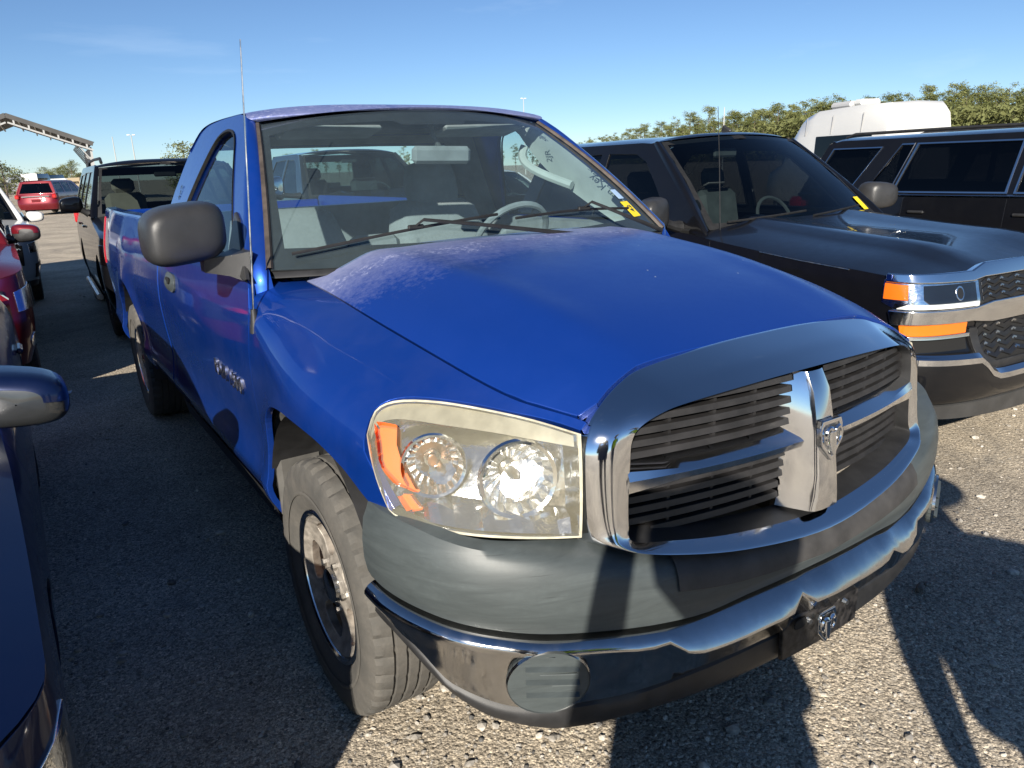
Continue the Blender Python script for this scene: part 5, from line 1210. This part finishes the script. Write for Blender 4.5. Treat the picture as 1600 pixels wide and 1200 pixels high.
def rear_white():
    sh = [(-.95, .80), (-.5, .92), (.1, .98), (.7, 1.03), (1.2, 1.05), (3.8, 1.08)]
    gh = dict(belt=1.05, wb=(.60, 1.03), wt=(1.40, 1.52), rt=(3.3, 1.54), rb=(3.75, 1.10), xb=.86, xt=.62)
    wins = [[(1.05, 1.08), (1.40, 1.38), (1.62, 1.47), (1.98, 1.49), (2.0, 1.08)], [(2.08, 1.08), (2.06, 1.49), (2.75, 1.48), (2.85, 1.08)]]
    c = car('crossover', 'white car seen through the blue cab beside the dark pickup', 'car', (5.35, 8.0, -.10), -.04, M_paintwhite, .93, -.92, 3.85, 2.75, .35, sh, gh, wins, [.60, 2.03, 2.9], D=.46, n=2.8, crown=.06, wheelproto=WP['suv17'], sill=.27, res=.10, mirror=dict(pos=(1.01, .74, 1.08), size=(.11, .14, .075), mat=M_paintwhite))
    fpanel(c, 'grille', [(-.48, .50), (.48, .50), (.5, .74), (-.5, .74)], M_slat, .008)
    for s in (-1, 1):
        P = (lambda q: q) if s < 0 else mirx
        fpanel(c, 'headlight', P([(-.925, .68), (-.60, .66), (-.60, .77), (-.92, .82)]), M_reflector, .008)
rear_white()
def minivan():
    sh = [(-.95, .82), (-.5, .93), (0, .98), (.5, 1.03), (1.2, 1.05), (4.1, 1.06)]
    gh = dict(belt=1.05, wb=(.30, 1.02), wt=(1.15, 1.62), rt=(3.85, 1.66), rb=(4.08, 1.08), xb=.93, xt=.72)
    wins = [[(.90, 1.09), (1.20, 1.48), (1.40, 1.58), (1.80, 1.60), (1.82, 1.09)], [(1.92, 1.09), (1.92, 1.60), (2.78, 1.61), (2.80, 1.09)], [(2.90, 1.09), (2.88, 1.61), (3.74, 1.59), (3.85, 1.10)]]
    c = car('minivan', 'red minivan seen from behind, driving off across the lot', 'van', (1.55, 47.7, 0), math.pi-R(24), M_vanred, .985, -.95, 4.15, 3.08, .345, sh, gh, wins, [.5, 1.87, 2.84], wheelproto=WP['car17'], sill=.28, res=.14)
    MB().box((0, 4.20, .93), (1.3, .03, .05), None, .01).build('tail_strip', M_chrome, c.T)
    MB().box((0, 4.20, .72), (.42, .02, .16), None, .008).build('licence_panel', M_vanred, c.T)
minivan()
def white_van():
    T = empty('high_roof_van', (16.9, 10.35, -.1), math.pi-.30); tag(T, 'white high-roof van with roof air unit beyond the black SUV', 'van'); T.scale = (1, .76, 1)
    secs = []
    prof = [(-2.95, .55, 1.0, .80), (-2.75, .45, 1.22, .92), (-2.0, .42, 1.45, .96), (-1.55, .42, 2.05, .95), (-1.05, .42, 2.52, .94), (-.4, .42, 2.66, .94), (1.5, .42, 2.70, .94), (2.9, .42, 2.68, .94), (3.05, .45, 2.58, .93)]
    for y, zb, zt, w in prof:
        secs.append([Vector((w*px*(1-.10*max(0, (pz-.45))), y, zb+(zt-zb)*pz)) for px, pz in ((-1, 0), (-1.03, .3), (-1, .75), (-.93, .93), (-.78, 1), (0, 1.012), (.78, 1), (.93, .93), (1, .75), (1.03, .3), (1, 0))])
    loft('body', secs, M_paintwhite, T, caps=True, sharp=40)
    for s in (-1, 1):
        wn_ = MB().box((s*.935, 1.2, 1.78), (.03, 2.6, .52), Euler((0, s*-.06, 0)), .008).build('side_window', M_tint, T)
        MB().box((s*.90, -1.35, 1.62), (.06, .62, .48), Euler((0, 0, 0)), .02).build('cab_window', M_tint, T)
    for yy in (-.7, .6, 2.0):
        for s in (-1, 1): MB().box((s*.895, yy, 2.30), (.012, .03, .44), Euler((0, s*-.12, 0)), .004).build('body_seam', pm('seam_grey', (.30, .30, .30), .6), T)
    MB().box((0, -1.92, 1.72), (1.55, .05, .86), Euler((-.72, 0, 0)), .02).build('windshield', M_tint, T)
    ac = MB().box((0, .1, 2.77), (.80, 1.0, .17), None, .06).build('air_unit', pm('grey_shell', (.45, .45, .45), .5), T)
    MB().box((0, .75, 2.80), (.60, .36, .15), None, .05).build('roof_vent', pm('pale_shell', (.62, .62, .60), .5), T)
    put_wheels(WP['suv17'], T, (-1.95, 1.75), .82, .37)
white_van()


# ------------------------------------------------------------------ far background
def ray_at(u, v, dist):
    """ground position seen in direction of photo column u, at a horizontal distance"""
    d = fw*F+r2*(u-800)-u2*(v-600); h = math.hypot(d.x, d.y); return CAM.x+d.x/h*dist, CAM.y+d.y/h*dist
def foliage_mat(name, c1, c2):
    m, n, l, b = nmat(name)
    oi = n.new('ShaderNodeObjectInfo'); t = noise(n, l, .9, 3); ad = n.new('ShaderNodeMath'); ad.operation = 'MULTIPLY_ADD'; l.new(oi.outputs['Random'], ad.inputs[0]); ad.inputs[1].default_value = .35; l.new(t.outputs[0], ad.inputs[2])
    r = ramp(n, l, ad.outputs[0], .35, .85, (*c1, 1), (*c2, 1)); l.new(r.outputs[0], b.inputs['Base Color']); b.inputs['Roughness'].default_value = .7
    b.inputs['Specular IOR Level'].default_value = .2; return m
M_leaf = foliage_mat('pine_needles', (.060, .078, .024), (.19, .20, .07)); M_leaf2 = foliage_mat('oak_leaves', (.058, .072, .026), (.17, .18, .068)); M_bark = pm('bark', (.14, .105, .08), .9, var=.3, vscale=3)
def tree_proto(kind, seed):
    rnd = random.Random(seed); T = empty('pine_tree' if kind == 'pine' else 'tree'); H = 15*rnd.uniform(.85, 1.1) if kind == 'pine' else 9
    tr = MB(); lean = rnd.uniform(-.4, .4)
    tr.tube([(0, 0, -.3), (lean*.3, 0, H*.4), (lean, 0, H*.92)], [.22, .17, .05], 7)
    clumps = []
    for k in range(26 if kind == 'pine' else 34):
        if kind == 'pine':
            z = H*(rnd.uniform(.42, .98) if k % 4 else rnd.uniform(.25, .6)); r = (1.0+2.0*(1-abs(z/H-.72)/.4))*rnd.uniform(.3, 1)*.85; s = rnd.uniform(.55, 1.15)
        else:
            z = H*rnd.uniform(.22, .98); r = 3.6*math.sqrt(max(.05, 1-((z/H-.58)/.46)**2))*rnd.uniform(.35, 1); s = rnd.uniform(.7, 1.4)
        a = rnd.random()*6.3; c = Vector((r*math.cos(a)+lean*z/H, r*math.sin(a), z)); clumps.append((c, s))
        if r > .6: tr.tube([(lean*z/H*.9, 0, z-r*.3), tuple(c)], [.05, .015], 4)
    V = []; Fc = []
    for c, s in clumps:
        for k in range(84):
            d = Vector((rnd.gauss(0, 1), rnd.gauss(0, 1), rnd.gauss(0, .62)))*s*.55; p = c+d
            a = Vector((rnd.gauss(0, 1), rnd.gauss(0, 1), rnd.gauss(0, .5))).normalized()*rnd.uniform(.10, .26); b = a.orthogonal().normalized()*rnd.uniform(.06, .14); b = Matrix.Rotation(rnd.random()*6.3, 3, a) @ b
            i = len(V); V += [p-a, p+b*.8, p+a, p-b]; Fc.append((i, i+1, i+2, i+3))
    tr.build('trunk', M_bark, T); mobj('crown', V, Fc, M_leaf if kind == 'pine' else M_leaf2, T, False)
    return T
PR = [tree_proto('pine', k) for k in range(6)]; OAK = [tree_proto('oak', 20+k) for k in range(2)]
def plant(proto, x, y, sc, label, group=None, z=0):
    t = copytree(proto); t.location = (x, y, z); t.scale = (sc*random.uniform(.9, 1.15), sc*random.uniform(.9, 1.15), sc); t.rotation_euler = (0, 0, random.random()*6.3)
    tag(t, label, 'tree', group); return t
prof_h = ip([880, 960, 1040, 1130, 1200, 1290, 1360, 1430, 1500, 1560, 1640], [16, 26, 36, 48, 52, 56, 54, 54, 54, 52, 52])
k = 0
for row, (d0, nn_, hm) in enumerate(((205, 96, 1.0), (225, 90, 1.08), (190, 70, .74))):
    for i in range(nn_):
        u = 885+(1680-885)*(i+random.uniform(-.35, .35))/nn_; d = d0*(1+.9*max(0, (1250-u)/370)); x, y = ray_at(u, 230, d)
        hor = 257-(u-800)*.04; Ht = (prof_h(u)+8)/F*d*hm*random.uniform(.86, 1.1)+1.5
        plant(random.choice(PR), x, y, Ht/14.5, 'tall pine in the wood edge behind the black vehicles', 'pines of the wood edge')
for u in np.linspace(420, 880, 36):
    d = 210+random.uniform(-15, 40); x, y = ray_at(u+random.uniform(-8, 8), 250, d); plant(random.choice(PR), x, y, random.uniform(.28, .5), 'small far pine on the skyline behind the blue cab', 'far pines behind the blue cab')
x, y = ray_at(289, 240, 62); plant(OAK[0], x, y, .44, 'small round tree beside the blue cab roof')
x, y = ray_at(2, 260, 70); plant(OAK[1], x, y, .36, 'dark tree at the left edge under the shed roof')
for i, u in enumerate(list(np.linspace(-30, 135, 24))):
    d = 330+random.uniform(0, 60); x, y = ray_at(u, 280, d); plant(random.choice(OAK), x, y, random.uniform(.45, .85)*(1.25 if 70 < u < 115 else .8), 'far low tree on the left skyline', 'far trees on the left skyline')
for p_ in PR+OAK: kill(p_)
# undergrowth below the pines
V = []; Fc = []; rnd = random.Random(5)
for i in range(60000):
    u = rnd.uniform(880, 1700); d = 184+rnd.random()*40; d *= (1+.9*max(0, (1250-u)/370)); x, y = ray_at(u, 230, d); z = rnd.random()**.9*10.0*(.35+.65*(prof_h(u)/60)); p = Vector((x, y, z)); q = len(V)
    a = Vector((rnd.gauss(0, 1), rnd.gauss(0, 1), rnd.gauss(0, .6)))*.26; b = Vector((rnd.gauss(0, 1), rnd.gauss(0, 1), rnd.gauss(0, 1)))*.22
    V += [p-a, p+b, p+a, p-b]; Fc.append((q, q+1, q+2, q+3))
tag(mobj('undergrowth', V, Fc, M_leaf2, None, False), 'dense scrub along the foot of the pine wood', 'scrub', kind='stuff')
# grass verge far left
gx0 = [ray_at(-60, 300, 170), ray_at(60, 300, 190), ray_at(80, 300, 420), ray_at(-80, 300, 420)]
tag(mobj('grass_verge', [(x, y, .03) for x, y in gx0], [(0, 1, 2, 3)], pm('dry_grass', (.20, .22, .07), .95, var=.3, vscale=.2), None, False), kind='structure')
# open steel shed: gable end towards the camera
def shed():
    px, py = ray_at(12, 200, 72); ex, ey = ray_at(148, 238, 72)
    T = empty('steel_shed', (px, py, 0)); tag(T, 'open grey steel shed roof on posts beyond the lot at left', 'shed')
    ang = -.05; T.rotation_euler = (0, 0, ang); hw = math.hypot(ex-px, ey-py); zp, ze = 6.75, 4.55
    L = 16; mt = pm('galvanised_sheet', (.085, .082, .078), .6, .2, var=.2, vscale=.6); st = pm('white_steel', (.40, .40, .39), .5)
    for s in (1, -1):
        N = 40; rows = []
        for i in range(N+1):
            yy = L*i/N; o = .05*(i % 2); rows.append([(0, yy, zp+o), (s*hw*1.02, yy, ze+o)])
        loft('roof_sheet', rows, mt, T, smooth=False)
        MB().box((s*hw/2, -.05, (zp+ze)/2-.12), (math.hypot(hw, zp-ze), .10, .34), Euler((0, s*math.atan2(zp-ze, hw), 0))).build('gable_fascia', mt, T)
        MB().box((s*hw/2, .0, (zp+ze)/2-.62), (math.hypot(hw, zp-ze)*.98, .10, .12), Euler((0, s*math.atan2(zp-ze, hw), 0))).build('truss_chord', st, T)
        for k in range(6):
            t = (k+.5)/6; z = zp+(ze-zp)*t; MB().box((s*hw*t, 0, z-.36), (.12, .12, .52)).build('truss_strut', st, T)
        for k in range(6):
            y = k*L/6+.3; MB().box((s*hw*.96, y, (ze-.35)/2), (.16, .16, ze-.35)).build('post', st, T); MB().tube([(s*hw*.95, y, ze-1.4), (s*hw*.80, y, ze-.05)], .05, 5).build('brace', st, T)
        for k in range(5):
            t = (k+.7)/5.4; z = zp+(ze-zp)*t-.12; MB().box((s*hw*t, L/2, z), (.10, L, .12)).build('purlin', st, T)
shed()
# light poles
for (u, v, d, h, lb) in ((818, 160, 120, 10.9, 'light pole with a lamp head behind the blue cab roof'), (207, 226, 110, 6.9, 'thin light pole left of the blue cab, with a twin lamp head'), (177, 225, 120, 7.2, 'thin plain pole next to the shed roof'), (1132, 170, 90, 6.6, 'white pole in front of the pines behind the black pickup')):
    x, y = ray_at(u, v, d); T = empty('light_pole', (x, y, 0)); tag(T, lb, 'pole')
    MB().tube([(0, 0, 0), (0, 0, h)], [.09, .05], 7).build('pole', pm('pale_pole', (.42, .42, .40), .6), T)
    if 'lamp' in lb:
        for s in (-1, 1): MB().box((s*.30, 0, h), (.36, .2, .14), None, .04).build('lamp_head', M_paper, T)
# far trailers and vehicles in a row at the left
rnd = random.Random(11)
for i in range(15):
    u = -15+i*10.5+rnd.uniform(-3, 3); d = rnd.uniform(150, 215); x, y = ray_at(u, 285, d); T = empty('parked_trailer', (x, y, 0), rnd.uniform(-.6, .6))
    hh = rnd.choice((1.5, 1.8, 2.6)); ll = rnd.uniform(4.5, 7); cm = [M_paintsilver, M_paintwhite, M_paintgrey, pm('tan_shell', (.35, .28, .18), .6), M_paintgrey][i % 5]
    w = 2.1; sec = lambda yy, k, kz: [Vector((a*w/2*k, yy, .45+b*hh*kz)) for a, b in ((-1, 0), (-1, .8), (-.85, 1), (.85, 1), (1, .8), (1, 0))]
    loft('body', [sec(-ll/2, .92, .75), sec(-ll/2+.35, 1, 1), sec(ll/2-.3, 1, 1), sec(ll/2, .95, .9)], cm, T, caps=True, sharp=25)
    for s in (-1, 1):
        MB().box((s*w/2, 0, .45+hh*.62), (.03, ll*.6, hh*.22)).build('window', M_tint, T)
        MB().lathe([(-.12, .32), (.12, .32), (.12, .01)], 12, c=(s*(w/2-.15), ll*.2, .34)).build('wheel', M_tyre2, T)
    MB().box((0, -ll/2+.03, .45+hh*.55), (w*.7, .06, hh*.22)).build('window', M_tint, T)
    tag(T, 'far-off parked trailer or vehicle in the row behind the red minivan', 'trailer', 'far row of parked trailers')
T = empty('loading_frame', ray_at(47, 285, 120)+(0,)); tag(T, 'white upright frame standing behind the red minivan', 'frame')
for s in (-1, 1): MB().box((s*.8, 0, 1.3), (.22, .2, 2.6)).build('upright', M_white, T)
MB().box((0, 0, 2.35), (1.8, .25, .9)).build('header', M_white, T)

# ------------------------------------------------------------------ two people standing behind the camera (their shadows fall into view)
def person(loc, rz, label, joints, edges, mats, wide=(1, 1, 1)):
    T = empty('person', loc, rz); tag(T, label, 'person')
    names = list(joints); me = bpy.data.meshes.new('body'); me.from_pydata([joints[n_][0] for n_ in names], [(names.index(a), names.index(b)) for a, b in edges], [])
    o = bpy.data.objects.new('body', me); COL.objects.link(o); o.parent = T
    sk = o.modifiers.new('skin', 'SKIN'); sk.use_smooth_shade = True
    for i, n_ in enumerate(names): r_ = joints[n_][1]; me.skin_vertices[0].data[i].radius = (r_, r_) if not isinstance(r_, tuple) else r_; me.skin_vertices[0].data[i].use_root = (n_ == 'pelvis')
    sb = o.modifiers.new('subsurf', 'SUBSURF'); sb.levels = 2; sb.render_levels = 2
    me.materials.append(mats); T.scale = wide; return T, o
def jts(arms):
    J = {'pelvis': ((0, 0, .95), (.17, .12)), 'waist': ((0, 0, 1.10), (.16, .11)), 'chest': ((0, .0, 1.32), (.19, .125)), 'neck0': ((0, 0, 1.47), (.09, .08)), 'neck': ((0, -.01, 1.53), .058), 'head0': ((0, -.02, 1.60), (.075, .09)), 'head1': ((0, -.02, 1.69), (.08, .098)), 'head2': ((0, -.01, 1.76), (.055, .065))}
    E = [('pelvis', 'waist'), ('waist', 'chest'), ('chest', 'neck0'), ('neck0', 'neck'), ('neck', 'head0'), ('head0', 'head1'), ('head1', 'head2')]
    for s, S_ in ((-1, 'l'), (1, 'r')):
        J.update({'hip'+S_: ((s*.10, 0, .88), .105), 'knee'+S_: ((s*.12, -.02, .50), .072), 'ank'+S_: ((s*.13, .02, .10), .05), 'toe'+S_: ((s*.15, -.16, .05), (.05, .045))})
        E += [('pelvis', 'hip'+S_), ('hip'+S_, 'knee'+S_), ('knee'+S_, 'ank'+S_), ('ank'+S_, 'toe'+S_)]
        sh_, el, wr, hd = arms[S_]
        J.update({'sho'+S_: (sh_, .075), 'elb'+S_: (el, .05), 'wri'+S_: (wr, .034), 'pal'+S_: (hd, (.036, .02))}); E += [('chest', 'sho'+S_), ('sho'+S_, 'elb'+S_), ('elb'+S_, 'wri'+S_), ('wri'+S_, 'pal'+S_)]
        d = (Vector(hd)-Vector(wr)).normalized(); sd_ = d.cross(Vector((.3, .2, 1))).normalized()
        for k in range(5):
            q = Vector(hd)+d*(.075 if k else .03)+sd_*(.024*(k-2.4) if k else -.07); J['f%d%s' % (k, S_)] = (tuple(q), .009); E.append(('pal'+S_, 'f%d%s' % (k, S_)))
    return J, E
# the one taking the picture: both arms raised, phone at the camera
J, E_ = jts({'l': ((-.14, 0, 1.39), (-.27, -.12, 1.05), (-.15, -.34, 1.50), (-.13, -.39, 1.55)), 'r': ((.14, 0, 1.39), (.27, -.12, 1.05), (.15, -.34, 1.50), (.13, -.39, 1.55))})
hx, hy = CAM.x-math.sin(YAW)*.46+.05, CAM.y-math.cos(YAW)*.46-.05
PH, _ = person((hx, hy, 0), math.pi-YAW, 'person in dark clothes holding a phone up at the truck', J, E_, pm('dark_clothes', (.03, .035, .05), .9, var=.3), (1.12, 1.1, 1))
vs = [[Vector((a*.225*k, b*.16*k, z)) for a, b in ell(0, 0, 1, 1, 24, 2.4)] for z, k in ((.80, 1.12), (1.0, 1.12), (1.2, 1.05), (1.34, .85), (1.44, .55), (1.50, .32))]
loft('jacket', vs, pm('dark_jacket', (.03, .04, .07), .9), PH, cv=True)
MB().lathe([(1.52, .10), (1.60, .15), (1.70, .165), (1.78, .13), (1.83, .06), (1.84, .001)], 20, 'z', (0, .01, 0)).build('hood', pm('dark_cap', (.04, .04, .05), .9), PH)  # jacket and hood added to fill out this person's cast shadow
ph = MB().box((0, 0, 0), (.15, .009, .074), None, .004).build('phone', M_black, None); ph.location = CAM-fw*.06; ph.rotation_euler = (-PITCH, 0, -YAW); tag(ph, 'phone held up by the person taking the picture', 'phone')
# the other: hand on hip, yellow vest; brimmed hat added to widen the head shadow
J, E_ = jts({'l': ((-.19, 0, 1.42), (-.47, .03, 1.15), (-.23, -.06, .99), (-.19, -.08, .97)), 'r': ((.19, 0, 1.42), (.27, .02, 1.14), (.29, -.05, .88), (.29, -.06, .80))})
P2, bo = person((-.72, -2.88, 0), math.pi-R(44), 'person in a yellow vest and added brimmed hat with one hand on the hip', J, E_, pm('work_clothes', (.08, .09, .12), .9, var=.3), (1.38, 1.3, 1))
hb = MB(); hb.lathe([(1.72, .001), (1.725, .20), (1.735, .205), (1.745, .11), (1.84, .095), (1.86, .001)], 24, 'z', (0, -.015, 0)); hb.build('hat', pm('straw', (.45, .36, .20), .9), P2)
vs = [[Vector((a*.235*k, b*.155*k, z)) for a, b in ell(0, 0, 1, 1, 24, 2.4)] for z, k in ((.98, 1.0), (1.12, .96), (1.32, 1.02), (1.43, .92))]
loft('vest', vs, pm('hi_vis_yellow', (.55, .70, .03), .8), P2, cv=True)
for w_ in WP.values(): kill(w_)
